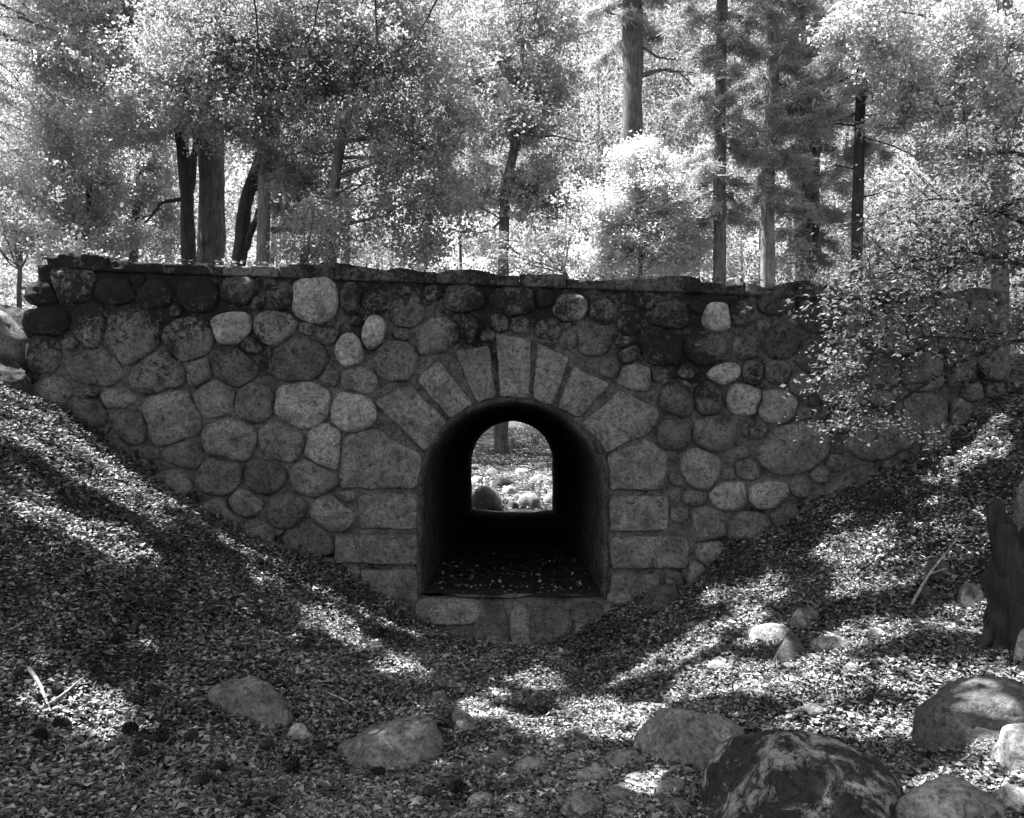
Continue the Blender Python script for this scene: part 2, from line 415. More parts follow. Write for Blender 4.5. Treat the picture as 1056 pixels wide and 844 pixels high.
# field stones: cx, cy, w, h, tilt in degrees, tone
S = [(75, 293, 44, 42, 0, .17), (44, 304, 34, 24, 10, .10), (47, 331, 46, 30, 0, .09), (45, 365, 34, 38, 0, .09), (93, 336, 32, 50, 0, .12), (136, 346, 56, 56, 0, .11),
 (119, 301, 42, 26, 0, .12), (196, 351, 56, 42, 0, .13), (163, 385, 58, 40, -5, .12), (207, 385, 28, 30, 20, .13), (99, 378, 66, 36, 8, .10), (121, 411, 46, 19, 0, .15),
 (177, 431, 62, 54, 0, .14), (221, 409, 46, 42, 0, .13), (262, 415, 38, 38, 0, .10), (313, 419, 58, 48, 0, .22), (363, 427, 46, 42, 15, .22), (337, 461, 50, 46, 30, .21),
 (238, 454, 56, 42, 0, .14), (291, 456, 52, 38, 0, .12), (229, 491, 52, 36, 0, .10), (272, 492, 52, 34, 0, .075), (322, 494, 50, 36, 12, .13), (341, 529, 48, 34, 10, .15),
 (296, 526, 46, 36, 0, .08), (253, 519, 38, 26, 12, .12), (319, 557, 62, 34, 6, .09), (190, 469, 42, 26, 10, .11), (137, 441, 34, 30, 35, .09), (356, 511, 22, 14, 0, .16),
 (324, 310, 44, 46, 0, .24), (238, 339, 42, 32, -12, .24), (284, 338, 44, 34, 0, .15), (287, 309, 26, 22, 0, .17), (362, 308, 20, 32, 0, .22), (385, 343, 22, 34, 10, .24),
 (360, 362, 26, 34, -15, .26), (238, 379, 52, 40, 20, .08), (309, 370, 58, 46, 0, .08), (370, 392, 36, 26, 10, .15), (408, 372, 40, 40, 0, .12), (421, 322, 34, 32, 0, .10),
 (418, 300, 14, 10, 0, .24), (452, 350, 42, 42, 0, .12), (486, 339, 14, 30, -5, .26), (567, 339, 28, 20, 0, .28), (587, 317, 36, 26, 0, .16), (612, 348, 34, 36, 0, .10),
 (629, 380, 22, 20, 0, .16), (655, 389, 36, 26, 8, .15), (649, 366, 22, 16, -20, .24), (739, 327, 30, 28, 0, .30), (768, 412, 34, 32, 0, .24), (801, 420, 42, 32, 0, .20),
 (746, 386, 34, 20, -15, .26), (690, 325, 42, 28, 0, .08), (620, 322, 24, 28, 0, .10), (648, 333, 24, 24, 0, .10), (776, 385, 20, 26, 0, .14), (768, 358, 26, 24, 0, .15),
 (731, 411, 30, 34, 0, .08), (698, 412, 34, 38, 0, .08), (737, 447, 42, 36, 0, .10), (695, 448, 34, 30, 0, .08), (723, 484, 42, 40, 0, .14), (770, 484, 28, 20, 10, .13),
 (751, 511, 38, 30, 0, .18), (792, 511, 42, 26, -5, .20), (826, 502, 22, 22, 0, .12), (716, 514, 24, 16, 0, .25), (729, 541, 46, 34, 0, .12), (773, 545, 54, 32, 0, .11),
 (733, 571, 28, 28, 0, .14), (718, 594, 30, 28, 0, .13), (821, 462, 80, 48, -10, .13), (906, 456, 88, 36, 0, .12), (948, 425, 60, 36, 0, .11), (990, 425, 24, 28, 0, .10),
 (951, 383, 42, 38, 0, .13), (908, 386, 36, 28, 0, .11), (1025, 378, 30, 32, 0, .12), (990, 384, 32, 36, 0, .10), (879, 500, 70, 34, -12, .10), (966, 459, 36, 22, -15, .09),
 (980, 322, 34, 28, 0, .13), (1012, 326, 30, 34, 0, .12), (949, 336, 32, 34, 0, .10), (914, 340, 34, 34, 0, .10), (866, 404, 40, 36, 0, .12), (842, 368, 40, 38, 0, .06),
 (805, 352, 36, 34, 0, .06), (844, 325, 42, 34, 0, .06), (800, 312, 36, 26, 0, .06), (530, 312, 48, 30, 0, .09), (478, 308, 42, 28, 0, .09), (160, 303, 34, 28, 0, .10),
 (204, 306, 40, 32, 0, .08), (247, 300, 36, 28, 0, .08), (808, 532, 30, 22, -20, .10), (842, 530, 26, 22, 0, .09), (1002, 404, 24, 20, 0, .1), (880, 372, 32, 30, 0, .09)]
# fill the remaining face with smaller stones
def in_poly(pt, poly):
    for i in range(len(poly)):
        a, b = poly[i], poly[(i+1) % len(poly)]
        if (b[0]-a[0])*(pt[1]-a[1])-(b[1]-a[1])*(pt[0]-a[0]) < 0: return False
    return True
def poly_dist(pt, poly):               # signed distance-like value and the separating edge
    best = (-9, None)
    for i in range(len(poly)):
        a, b = poly[i], poly[(i+1) % len(poly)]
        e = b-a; n = np.array([e[1], -e[0]])/np.hypot(*e)
        d = (pt-a)@n
        if d > best[0]: best = (d, (n, a@n))
    return best
def wall_edge(px):
    return 450-(float(crest((px-CX)/100))-EYE)*100
st = [list(s) for s in S]
rs = np.random.default_rng(5)
for R in (20, 16, 12, 9, 7):
    for _ in range(2600):
        x = rs.uniform(36, 1030); yy = rs.uniform(wall_edge(x)+10+R, 640)
        if abs(x-529) < 98 and yy > 412 and (yy > 508 or math.hypot(x-528, yy-508) < 99+R): continue
        if yy-R*.6 > 450-100*(float(ground((x-CX)/100, 9.0))-EYE)+8: continue
        ok = True
        for s in st:
            dx, dy = x-s[0], yy-s[1]; D = math.hypot(dx, dy)
            if D > 80: continue
            a = math.atan2(dy, dx); a2 = a-math.radians(s[4])
            re = 1/math.sqrt((math.cos(a2)/(s[2]/2))**2+(math.sin(a2)/(s[3]/2))**2)
            if D < re+R*.92: ok = False; break
        if not ok: continue
        w = np.array([(x-CX)/100, EYE+(HY-yy)/100])
        if any(poly_dist(w, f)[0] < R*.92/100 for f in fixed): continue
        dark = max(0, min(1, (yy-300)/200))
        st.append([x, yy, 2*R*rs.uniform(1, 1.25), 2*R*rs.uniform(.8, 1.02), rs.uniform(-25, 25), rs.choice([.06, .08, .1, .12, .16])+.03*dark])
order = sorted(range(len(st)), key=lambda i: -st[i][2]*st[i][3])
def erad(s, ang, grow=1.0):
    a2 = ang-math.radians(s[4])
    return grow/math.sqrt((math.cos(a2)/(s[2]/200))**2+(math.sin(a2)/(s[3]/200))**2)
small_V, small_F = [], []
n_part = 0
for rank, i in enumerate(order):
    s = st[i]; c = np.array([(s[0]-CX)/100, EYE+(HY-s[1])/100])
    s_ = [s[0], s[1], s[2], s[3], -s[4], s[5]]
    th = np.linspace(0, 2*math.pi, 40, endpoint=False)
    e = 2/ (2.6 if s[2]*s[3] > 500 else 2.4)
    bx = np.sign(np.cos(th))*np.abs(np.cos(th))**e*s[2]/200*1.15; by = np.sign(np.sin(th))*np.abs(np.sin(th))**e*s[3]/200*1.15
    t = math.radians(-s[4])
    poly = np.stack([c[0]+bx*math.cos(t)-by*math.sin(t), c[1]+bx*math.sin(t)+by*math.cos(t)], 1)
    for j, q in enumerate(st):
        if j == i: continue
        cj = np.array([(q[0]-CX)/100, EYE+(HY-q[1])/100]); d = cj-c; D = np.hypot(*d)
        if D > .9 or D < 1e-6: continue
        a = math.atan2(d[1], d[0]); q_ = [q[0], q[1], q[2], q[3], -q[4]]
        ri, rj = erad(s_, a), erad(q_, a+math.pi)
        if (ri+rj)*1.45 < D: continue
        n = d/D; poly = clip(poly, n, c@n+D*ri/(ri+rj))
        if len(poly) < 3: break
    for f in fixed:
        if len(poly) < 3: break
        dd, (n, off) = poly_dist(c, f)
        if dd < .6: poly = clip(poly, -n, -off)
    # keep clear of the opening and of the coping
    if len(poly) >= 3 and abs(c[0]) < 1.4 and c[1] < 2.3 and c[1] > 1.04:
        n = np.array([0, 1.04])-c; n /= np.hypot(*n); poly = clip(poly, n, np.array([0, 1.04])@n-.99)
    elif len(poly) >= 3 and abs(c[0]) < 1.4 and c[1] <= 1.04:
        sg = 1 if c[0] < 0 else -1; poly = clip(poly, np.array([sg, 0.]), -.99)
    if len(poly) >= 3: poly = clip(poly, np.array([.037, 1.0]), float(crest(c[0]))+.037*c[0]-.085)
    if len(poly) < 3: continue
    poly = inset(ccw(poly), .006)
    if len(poly) < 3: continue
    if min(np.ptp(poly[:, 0]), np.ptp(poly[:, 1])) < .035: continue
    p2 = chaikin(resample(poly, 18), 1)
    size = math.sqrt(np.ptp(p2[:, 0])*np.ptp(p2[:, 1]))
    V, Fc = stone_mesh(ccw(p2), min(.085, .035+.13*size)*rs.uniform(.65, 1.15), 200+i)
    if n_part < 99:
        o = mesh_obj('fieldstone', V, Fc, M_STONE, bridge, color=s[5]); n_part += 1
        if s[5] >= .239 and i < len(S): o['label'] = 'pale, almost white stone'
    else:
        b = len(small_V); small_V += V; small_F += [[b+k for k in f] for f in Fc]
o = mesh_obj('chinking_stones', small_V, small_F, M_STONE, bridge, color=.105); o['kind'] = 'stuff'

# coping: rough flat slabs along the top
def rough_box(x0, x1, y0, y1, zf0, zf1, seed, nz=4, step=.06, amp=.02):
    xs_ = np.arange(x0, x1+1e-6, (x1-x0)/max(2, round((x1-x0)/step))); ysn = 7
    prof = [(y0, 0)]+[(y0, k/nz) for k in range(1, nz)]+[(y0+(y1-y0)*k/ysn, 1) for k in range(ysn+1)]+[(y1, 1-k/nz) for k in range(1, nz+1)]
    V = []
    for x in xs_:
        for y, t in prof:
            z = zf0(x)+(zf1(x)-zf0(x))*t
            dz = amp*1.6*float(fbm(x*2.3, y*3, seed, 44)) if t > .7 else 0
            dy = amp*float(fbm(x*3.2, z*4, seed, 45)) if y < (y0+y1)/2 else 0
            V.append((x, y+dy, z+dz))
    m = len(prof); Fc = []
    for i in range(len(xs_)-1):
        for k in range(m-1): Fc.append([i*m+k+1, i*m+k, (i+1)*m+k, (i+1)*m+k+1])
        Fc.append([i*m, i*m+m-1, (i+1)*m+m-1, (i+1)*m])
    Fc.append(list(range(m))); e = (len(xs_)-1)*m; Fc.append([e+k for k in range(m-1, -1, -1)])
    return V, Fc
x = -4.78; k = 0
rc = np.random.default_rng(8)
while x < 5.05:
    w = rc.uniform(.35, 1.2); x2 = min(x+w, 5.1); up = rc.uniform(-.02, .03)
    V, Fc = rough_box(x+.003, x2-.003, W0-.02-rc.uniform(0, .05), W0+.5, lambda a: float(crest(a))-.12, lambda a: float(crest(a))+up, 50+k, amp=.03, step=.035)
    mesh_obj('coping_slab', V, Fc, M_COPE, bridge, color=float(rc.choice([.07, .09, .12])), smooth=True)
    x = x2; k += 1
V, Fc = rough_box(-4.9, 5.1, W1-.5, W1+.03, lambda a: float(crest(a))-.10, lambda a: float(crest(a)), 99, step=.2)
mesh_obj('rear_coping', V, Fc, M_STONE, bridge, color=.1, smooth=False)

# smooth lining of the passage
def arch_profile(r, zs=1.04, zb=-.6, n=28):
    p = [(-r, zb+(zs-zb)*k/8) for k in range(8)]
    p += [(-r*math.cos(a), zs+r*math.sin(a)) for a in np.linspace(0, math.pi, n)]
    p += [(r, zs-(zs-zb)*k/8) for k in range(1, 9)]
    return p
V, Fc = [], []
steps = [(.985, 9.02), (.982, 8.975), (.965, 8.955), (.942, 8.965), (.926, 9.0), (.918, 9.06), (.915, 9.2)]
steps += [(.915, y) for y in np.linspace(9.8, 19.2, 12)]+[(.915, 19.85), (.93, 19.98), (.96, 20.02), (.985, 20.0), (.985, 19.95)]
for r, y in steps:
    for (a, z) in arch_profile(r):
        d = .012*float(fbm(a*5, y*3, z*5, 3)); V.append((a*(1+d), y, z+d))
m = len(arch_profile(1))
for i in range(len(steps)-1):
    for k in range(m-1): Fc.append([i*m+k, i*m+k+1, (i+1)*m+k+1, (i+1)*m+k])
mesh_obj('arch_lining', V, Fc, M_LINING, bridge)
# passage floor (sheet, slightly hollow) and apron
fx = np.linspace(-.96, .96, 25); fy = np.concatenate([np.linspace(8.93, 9.6, 12), np.linspace(9.9, 20.05, 40)])
A, B = np.meshgrid(fx, fy)
Z = -.03-.006*(B-9)+.05*(A/.96)**2+.02*vnoise(A*4, B*4, 0, 9)
idx2 = np.arange(A.size).reshape(A.shape)
fcs = np.stack([idx2[:-1, :-1], idx2[:-1, 1:], idx2[1:, 1:], idx2[1:, :-1]], -1).reshape(-1, 4)
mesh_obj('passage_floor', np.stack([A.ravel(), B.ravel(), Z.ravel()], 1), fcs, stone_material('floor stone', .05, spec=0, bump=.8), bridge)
AP = [(462, 630, 70, 22, .15), (506, 641, 34, 30, .08), (536, 643, 20, 34, .14), (570, 638, 38, 24, .08), (606, 632, 36, 18, .08)]
for k, (a, b, w, h, t) in enumerate(AP):
    th = np.linspace(0, 2*math.pi, 26, endpoint=False)
    p = px2w(np.stack([a+np.sign(np.cos(th))*np.abs(np.cos(th))**.6*w/2, b-np.sign(np.sin(th))*np.abs(np.sin(th))**.6*h/2], 1), 8.8)
    V, Fc = stone_mesh(ccw(p), .05, 400+k, yface=0)
    V = np.array(V); dz = V[:, 2]-0
    V[:, 1] = 8.645+V[:, 1]*1.2+(V[:, 2]+.25)*1.5
    mesh_obj('apron_stone', V, Fc, M_BLOCK, bridge, color=t)
ax = np.linspace(-1.15, 1.08, 41); az = np.linspace(0, 1, 12)
V = [(x_, 8.12+.9*t+.02*float(vnoise(x_*8, t*5, 0, 4)), -.62+.60*t+.02*float(vnoise(x_*5, t*5, 0, 8))) for x_ in ax for t in az]
mesh_obj('apron', V, [[i*12+k, (i+1)*12+k, (i+1)*12+k+1, i*12+k+1] for i in range(40) for k in range(11)], M_MORTAR, bridge)
based(bridge, (0, 9.2, -.1))

# ------------------------------------------------------------------ rocks
import bmesh
def ico(sub):
    bm = bmesh.new(); bmesh.ops.create_icosphere(bm, subdivisions=sub, radius=1)
    V = np.array([v.co[:] for v in bm.verts]); Fc = np.array([[v.index for v in f.verts] for f in bm.faces]); bm.free()
    return V, Fc
ICO4, ICO3 = ico(5), ico(3)
def rock(bbox, label, tone, seed, depth=.8, name='boulder', mat=None, sink=.35, back=False, group=None, base=None, ang=0.0, cuts=6):
    x0, y0, x1, y1 = bbox
    if base is None:
        gx, gy, gz = ground_px((x0+x1)/2, y1-(y1-y0)*.08, *((20.3, 60) if back else (2.5, 8.95)))
    else: gy = base
    r = np.random.default_rng(seed)
    hx = (x1-x0)/F*gy/2
    gy2 = gy+hx*depth*.7
    hx = (x1-x0)/F*gy2/2; cx = ((x0+x1)/2-CX)/F*gy2
    ztop = EYE+(HY-y0)/F*gy2; gz = float(ground(cx, gy2)) if base is None or back else EYE+(HY-y1)/F*gy2
    zb = min(gz, EYE+(HY-y1)/F*gy2); h = max(.03, ztop-zb)
    V, Fc = (ICO4 if (x1-x0) > 60 else ICO3)
    V = V.copy()
    for _ in range(cuts):                         # broad flat faces
        n = r.normal(size=3); n[2] = abs(n[2])*.7; n /= np.linalg.norm(n)
        c = r.uniform(.62, .88); d = V@n
        V -= np.outer(np.clip(d-c, 0, None)*.85, n)
    q = V.copy()
    d = .11*fbm(q[:, 0]*1.6, q[:, 1]*1.6, q[:, 2]*1.6+seed, seed, 3)+.025*fbm(q[:, 0]*7, q[:, 1]*7, q[:, 2]*7, seed+3, 3)
    V *= (1+d)[:, None]
    V[:, 0] /= np.abs(V[:, 0]).max(); V[:, 1] /= np.abs(V[:, 1]).max(); V[:, 2] /= V[:, 2].max()
    V[:, 2] = np.maximum(V[:, 2], -sink*1.6)
    ct, s_ = math.cos(math.radians(ang)), math.sin(math.radians(ang))
    V[:, 2] = (V[:, 2]+sink)/(1+sink)
    X = V[:, 0]*hx; Zz = V[:, 2]*h*1.02
    V = np.stack([cx+X, gy2+V[:, 1]*hx*depth, zb+Zz-X*math.tan(math.radians(ang))*np.clip(V[:, 2], 0, 1)-.03], 1)
    o = mesh_obj(name, V, Fc, mat or M_ROCK, color=tone)
    center(o); tag(o, label, 'boulder' if name == 'boulder' else 'rock', group)
    return o
rock((704, 750, 932, 880), 'large dark boulder blotched with pale lichen, at the bottom edge right of centre', .035, 6, .9, cuts=3, mat=M_ROCKL, sink=.3)
rock((648, 722, 770, 796), 'smooth grey humped boulder in the leaves just behind the large dark one', .20, 8, .9)
rock((620, 768, 688, 798), 'low flat grey rock against the left foot of the humped boulder', .2, 21, .8, name='rock')
rock((946, 696, 1110, 776), 'grey angular boulder at the right edge below the tree stump', .10, 5, .9, cuts=3)
rock((908, 797, 1056, 862), 'long low boulder in the bottom right corner with a sunlit top', .24, 31, .6)
rock((1022, 742, 1085, 802), 'pale rounded boulder cut by the right edge, between the angular boulder and the corner one', .3, 12, .9)
rock((1020, 806, 1090, 850), 'small pale stone in the very bottom right corner', .34, 62, .8, name='rock')
rock((340, 742, 474, 800), 'broad flat grey rock half buried in leaves left of centre', .18, 14, .8, sink=.15)
rock((207, 688, 304, 750), 'grey slab leaning down to the right on the left bank', .17, 47, .5, ang=32, cuts=3, sink=.1)
rock((293, 742, 327, 770), 'small pale stone at the lower end of the leaning grey slab', .34, 19, .8, name='rock')
rock((768, 640, 822, 668), 'flat sunlit rock, leftmost of the rock cluster on the right bank', .3, 22, .9, name='rock')
rock((815, 622, 848, 650), 'small upright dark stone at the top of the rock cluster on the right bank', .12, 23, .8, name='rock')
rock((793, 648, 838, 690), 'dark rounded rock at the front of the rock cluster on the right bank', .10, 24, .9, name='rock')
rock((834, 652, 888, 674), 'pale low rock at the right end of the rock cluster on the right bank', .3, 25, .8, name='rock')
rock((572, 812, 632, 850), 'smooth grey stone at the bottom edge, largest of those left of the dark boulder', .2, 26, .8, name='rock')
rock((514, 824, 552, 850), 'small grey stone at the bottom edge below the arch', .2, 27, .8, name='rock')
rock((485, 768, 532, 796), 'low grey stone in the stream bed, right of the broad flat rock', .15, 28, .8, name='rock', sink=.2)
rock((462, 726, 490, 754), 'rounded stone above the right end of the broad flat rock', .17, 29, .8, name='rock')
rock((440, 708, 466, 730), 'small rounded stone, uppermost in the gully above the broad flat rock', .14, 33, .8, name='rock')
rock((676, 798, 712, 826), 'small stone lying between the humped boulder and the large dark one', .17, 34, .8, name='rock')
rock((948, 572, 984, 600), 'dark stone beside the leaning stick, left of the stump', .08, 35, .8, name='rock')
rock((985, 598, 1016, 632), 'grey rounded stone tucked against the left side of the stump', .16, 36, .8, name='rock')
rock((946, 600, 972, 618), 'small dark stone at the foot of the leaning stick', .09, 37, .8, name='rock')
rock((1046, 640, 1075, 690), 'pale stone at the right edge, behind the stump foot', .28, 38, .8, name='rock')
rock((1036, 486, 1130, 580), 'rounded grey boulder at the right edge above the stump', .15, 39, .9, base=6.5)
rock((700, 672, 732, 684), 'small low sunlit stone in leaves between the arch and the rock cluster', .3, 41, .8, name='rock', sink=.2)
rock((660, 600, 706, 628), 'dark stone in the leaves right of the arch foot', .09, 42, .8, name='rock')
rock((-30, 318, 30, 372), 'added boulder in place of the sunlit leaf patch at the left end of the wall', .16, 43, .8, base=8.9, sink=.5)  # rock shape added where there is only a sunlit patch of leaves
rock((-30, 366, 34, 402), 'dark shape standing in for the shaded hollow under the leaf patch at the left end of the wall', .06, 44, .8, base=8.7, sink=.5)  # near-black rock added to stand for the shade in a hollow
# beyond the passage
rock((482, 500, 522, 530), 'pale streaked boulder, lower left in the view through the arch', .32, 51, .8, back=True)
rock((506, 491, 528, 504), 'dark boulder in the middle of the view through the arch', .05, 52, .8, back=True)
rock((532, 507, 560, 526), 'pale boulder, lower right in the view through the arch', .4, 53, .8, back=True)
rock((545, 488, 570, 498), 'low grey rock, upper right in the view through the arch', .2, 54, .8, back=True, name='rock')
rock((478, 478, 500, 486), 'flat dark rock, upper left in the view through the arch', .1, 55, .8, back=True, name='rock')
rock((537, 498, 552, 508), 'small dark rock above the pale lower right boulder seen through the arch', .08, 56, .8, back=True, name='rock')
rock((560, 506, 580, 520), 'pale rock at the right rim of the view through the arch', .32, 57, .8, back=True, name='rock')

for k, (bb, lab, tn) in enumerate([((500, 515, 518, 529), 'small pale stone at the bottom rim of the arch view, right of the streaked boulder', .4), ((515, 500, 535, 512), 'jagged light stone in the middle of the arch view, below the dark boulder', .34),
     ((520, 514, 536, 528), 'dark low stone at the bottom rim of the arch view, left of the pale boulder', .12), ((482, 490, 500, 500), 'light stone at the left rim of the arch view, above the streaked boulder', .36),
     ((530, 482, 546, 490), 'flat light stone high in the arch view, right of the trunk foot', .3), ((552, 476, 568, 484), 'dark flat stone at the right rim high in the arch view', .1), ((500, 482, 516, 490), 'grey stone high in the arch view, below the trunk foot', .2)]):
    rock(bb, lab, tn, 70+k, .8, back=True, name='rock', cuts=8)

# ------------------------------------------------------------------ tubes, sticks, cones
def tube_arrays(pts, rad, n=8, seed=0, rough=.06):
    pts = np.asarray(pts, float); m = len(pts)
    T = np.gradient(pts, axis=0); T /= np.linalg.norm(T, axis=1)[:, None]
    ref = np.array([0, 1, .05]) if abs(T[0][1]) < .8 else np.array([1, 0, 0.05])
    A_ = np.cross(T, ref); A_ /= np.linalg.norm(A_, axis=1)[:, None]; B_ = np.cross(T, A_)
    th = np.linspace(0, 2*math.pi, n, endpoint=False)
    rr = np.asarray(rad)[:, None]*(1+rough*vnoise(np.arange(m)[:, None]*.8, th[None]*1.6, seed, seed)*2)
    V = pts[:, None]+A_[:, None]*(np.cos(th)[None, :, None]*rr[..., None])+B_[:, None]*(np.sin(th)[None, :, None]*rr[..., None])
    ix = np.arange(m*n).reshape(m, n)
    a = ix[:-1]; b = ix[1:]
    Fc = np.stack([a, np.roll(a, -1, 1), np.roll(b, -1, 1), b], -1).reshape(-1, 4)
    return V.reshape(-1, 3), Fc
def merge(parts):
    Vs, Fs, o_ = [], [], 0
    for V, Fc in parts: Vs.append(V); Fs.append(Fc+o_); o_ += len(V)
    return np.vstack(Vs), np.vstack(Fs)
def wiggle(a, b, n, amp, r, droop=0):
    t = np.linspace(0, 1, n); p = np.outer(1-t, a)+np.outer(t, b)
    k = r.normal(size=(n, 3))*amp; k = np.cumsum(k, 0); k -= np.outer(t, k[-1]); k[0] = 0
    p += k; p[:, 2] -= droop*t*t
    return p
def gpt(px, py, up=.02):
    x_, y_, z_ = ground_px(px, py); return np.array([x_, y_, z_+up])
def stick(paths, label, name='fallen_branch', mat=None, r0=.014):
    parts = []
    for k, (pp, rad) in enumerate(paths):
        p = np.array([gpt(*q[:2], q[2] if len(q) > 2 else .03) for q in pp])
        t = np.linspace(0, 1, 4*len(p)); s_ = np.linspace(0, 1, len(p))
        p = np.stack([np.interp(t, s_, p[:, i]) for i in range(3)], 1)
        parts.append(tube_arrays(p, np.linspace(rad, rad*.35, len(p)), 6, k))
    V, Fc = merge(parts); o = center(mesh_obj(name, V, Fc, mat or M_WOOD)); return tag(o, label, 'branch')
stick([([(30, 702, .07), (42, 718, .06), (52, 740, .03)], .016), ([(50, 733, .03), (66, 726, .06), (84, 716, .09)], .011), ([(28, 703, .06), (10, 700, .03)], .010)], 'pale forked dead branch in the sunlit leaves at far left')
stick([([(330, 716, .03), (352, 728, .05), (382, 742, .03)], .008)], 'thin straight stick above the broad flat rock', 'stick')
stick([([(940, 628, .03), (958, 606, .10), (986, 578, .16)], .016), ([(958, 606, .1), (976, 602, .12)], .009)], 'pale leaning stick beside stones left of the stump', 'stick')
stick([([(165, 612, .03), (190, 606, .05), (215, 596, .04)], .007)], 'thin dark twig lying across the middle of the left bank', 'stick', M_BARKD)
stick([([(228, 820, .03), (246, 826, .03)], .008)], 'short pale stick among pine cones at the bottom left', 'stick')
stick([([(60, 604, .02), (100, 607, .04), (150, 600, .03)], .012)], 'dark weathered branch lying across the upper left bank', 'stick', M_BARKD)

def cone_arrays(r):
    parts = []
    V, Fc = ICO3; c = V*np.array([.018, .018, .032]); parts.append((c, Fc))
    for k in range(46):
        u = k/46; a = k*2.4; z = -.03+.06*u; rad = .031*math.sin(math.pi*(.12+.8*u))**.7
        d = np.array([math.cos(a), math.sin(a), .5]); t = np.array([-math.sin(a), math.cos(a), 0])
        b = np.array([0, 0, z])
        q = np.array([b+d*rad*.3-t*.004, b+d*rad*.3+t*.004, b+d*rad+t*.009, b+d*rad-t*.009, b+d*rad*1.0+np.array([0, 0, .007])])
        parts.append((q, np.array([[0, 1, 2], [0, 2, 3], [3, 2, 4]])))
    return merge(parts)
CV, CF = cone_arrays(rng)
proto = None
for k, (a, b) in enumerate([(60, 720), (142, 732), (156, 723), (133, 761), (65, 756), (196, 770), (163, 770), (274, 778), (329, 781), (392, 806), (206, 816), (226, 801), (442, 828), (475, 823), (100, 700), (20, 703), (42, 768), (146, 786), (300, 800), (120, 668)]):
    p = gpt(a, b, .055)
    if proto is None: o = proto = mesh_obj('pine_cone', CV, CF, M_CONE, smooth=False)
    else: o = proto.copy(); COL.objects.link(o)
    o.location = Vector([float(t) for t in p]); o.rotation_euler = (rng.uniform(1.1, 1.9), rng.uniform(0, 3), rng.uniform(0, 6)); sc_ = rng.uniform(1.1, 1.6); o.scale = (sc_,)*3
    tag(o, 'dark open pine cone lying on the leaves of the lower left foreground', 'pine cone', 'pine cones scattered on the leaves')

# ------------------------------------------------------------------ leaves
def leaves(C, size, r, up=0.0, aspect=.55, fold=.25, drop=None, nb=None):
    """C: centres; returns folded leaf blades, four corners each"""
    n = len(C); d = r.normal(size=(n, 3)); d[:, 2] *= (1-up)
    if drop is not None: d[:, 2] -= drop
    d /= np.linalg.norm(d, axis=1)[:, None]
    nn = r.normal(size=(n, 3)); nn[:, 2] += up*4
    if nb is not None: nn = nn*.3+nb
    s_ = np.cross(d, nn); s_ /= np.linalg.norm(s_, axis=1)[:, None]+1e-9
    k = np.cross(s_, d)
    L = size*r.uniform(.6, 1.35, n)[:, None]; w = L*aspect*.5
    v0 = C-d*L*.5; v2 = C+d*L*.5; f_ = k*L*fold*r.uniform(-1, 1, (n, 1))
    v1 = C+s_*w+f_-d*L*.05; v3 = C-s_*w+f_-d*L*.05
    V = np.stack([v0, v1, v2, v3], 1).reshape(-1, 3)
    b = np.arange(n)[:, None]*4
    Fc = np.concatenate([b+np.array([[0, 1, 2]]), b+np.array([[0, 2, 3]])], 0)
    return V, Fc

# litter on the ground
def litter():
    r = np.random.default_rng(77)
    n = 340000
    Y = r.uniform(3.2, 9.0, n)**1.0; X = r.uniform(-.62, .62, n)*Y
    k = r.random(n) < (4.2/Y)**.6*1.0; X, Y = X[k], Y[k]
    k = (vnoise(X*1.3, Y*1.3, 0, 61)*.4+.3*vnoise(X*4, Y*4, 0, 62)+.95 > r.random(len(X))*1.0)
    X, Y = X[k], Y[k]
    k = ~((np.abs(X) < 1.05) & (Y > 8.38+.6*np.abs(X)**3+.2*vnoise(X*4, Y, 0, 15)) & (r.random(len(X)) < .85)); X, Y = X[k], Y[k]
    C = np.stack([X, Y, ground(X, Y)+.006+r.random(len(X))**2*.045], 1)
    V1, F1 = leaves(C, np.minimum(.035*np.exp(r.normal(size=(len(C), 1))*.3), .056), r, up=.74, aspect=.62, fold=.42)
    # inside the mouth and the road verge at the left end
    n = 420; X = r.uniform(-.85, .85, n); Y = 8.3+r.random(n)**1.4*4
    C = np.stack([X, Y, np.where(Y < 9.0, (Y-9.03)/1.5, -.01-.006*(Y-9)+.05*X**2)+r.random(n)*.03], 1)
    V2, F2 = leaves(C, .05, r, up=.72, aspect=.6)
    # back side of the passage
    n = 16000; Y = r.uniform(20.2, 44, n); X = r.uniform(-.1, .1, n)*Y
    C = np.stack([X, Y, ground(X, Y)+.02+r.random(n)*.03], 1)
    V3, F3 = leaves(C, .10, r, up=.7, aspect=.6)
    # leaves lying on the top of the wall
    n = 900; X = r.uniform(-4.8, 5, n); C = np.stack([X, r.uniform(8.98, 9.5, n), crest(X)+.03+r.random(n)*.02], 1)
    V4, F4 = leaves(C, .05, r, up=.7)
    # bits of twig
    n = 5000; Y = r.uniform(3.4, 9, n); X = r.uniform(-.6, .6, n)*Y
    C = np.stack([X, Y, ground(X, Y)+.02+r.random(n)*.03], 1)
    V5, F5 = leaves(C, .16, r, up=.8, aspect=.045, fold=.02)
    V, Fc = merge([(V1, F1), (V2, F2), (V3, F3), (V4, F4), (V5, F5)])
    return mesh_obj('leaf_litter', V, Fc, M_LITTER, smooth=False)
tag(litter(), 'dry fallen leaves and twigs carpeting the banks and the stream bed', 'leaf litter', kind='stuff')

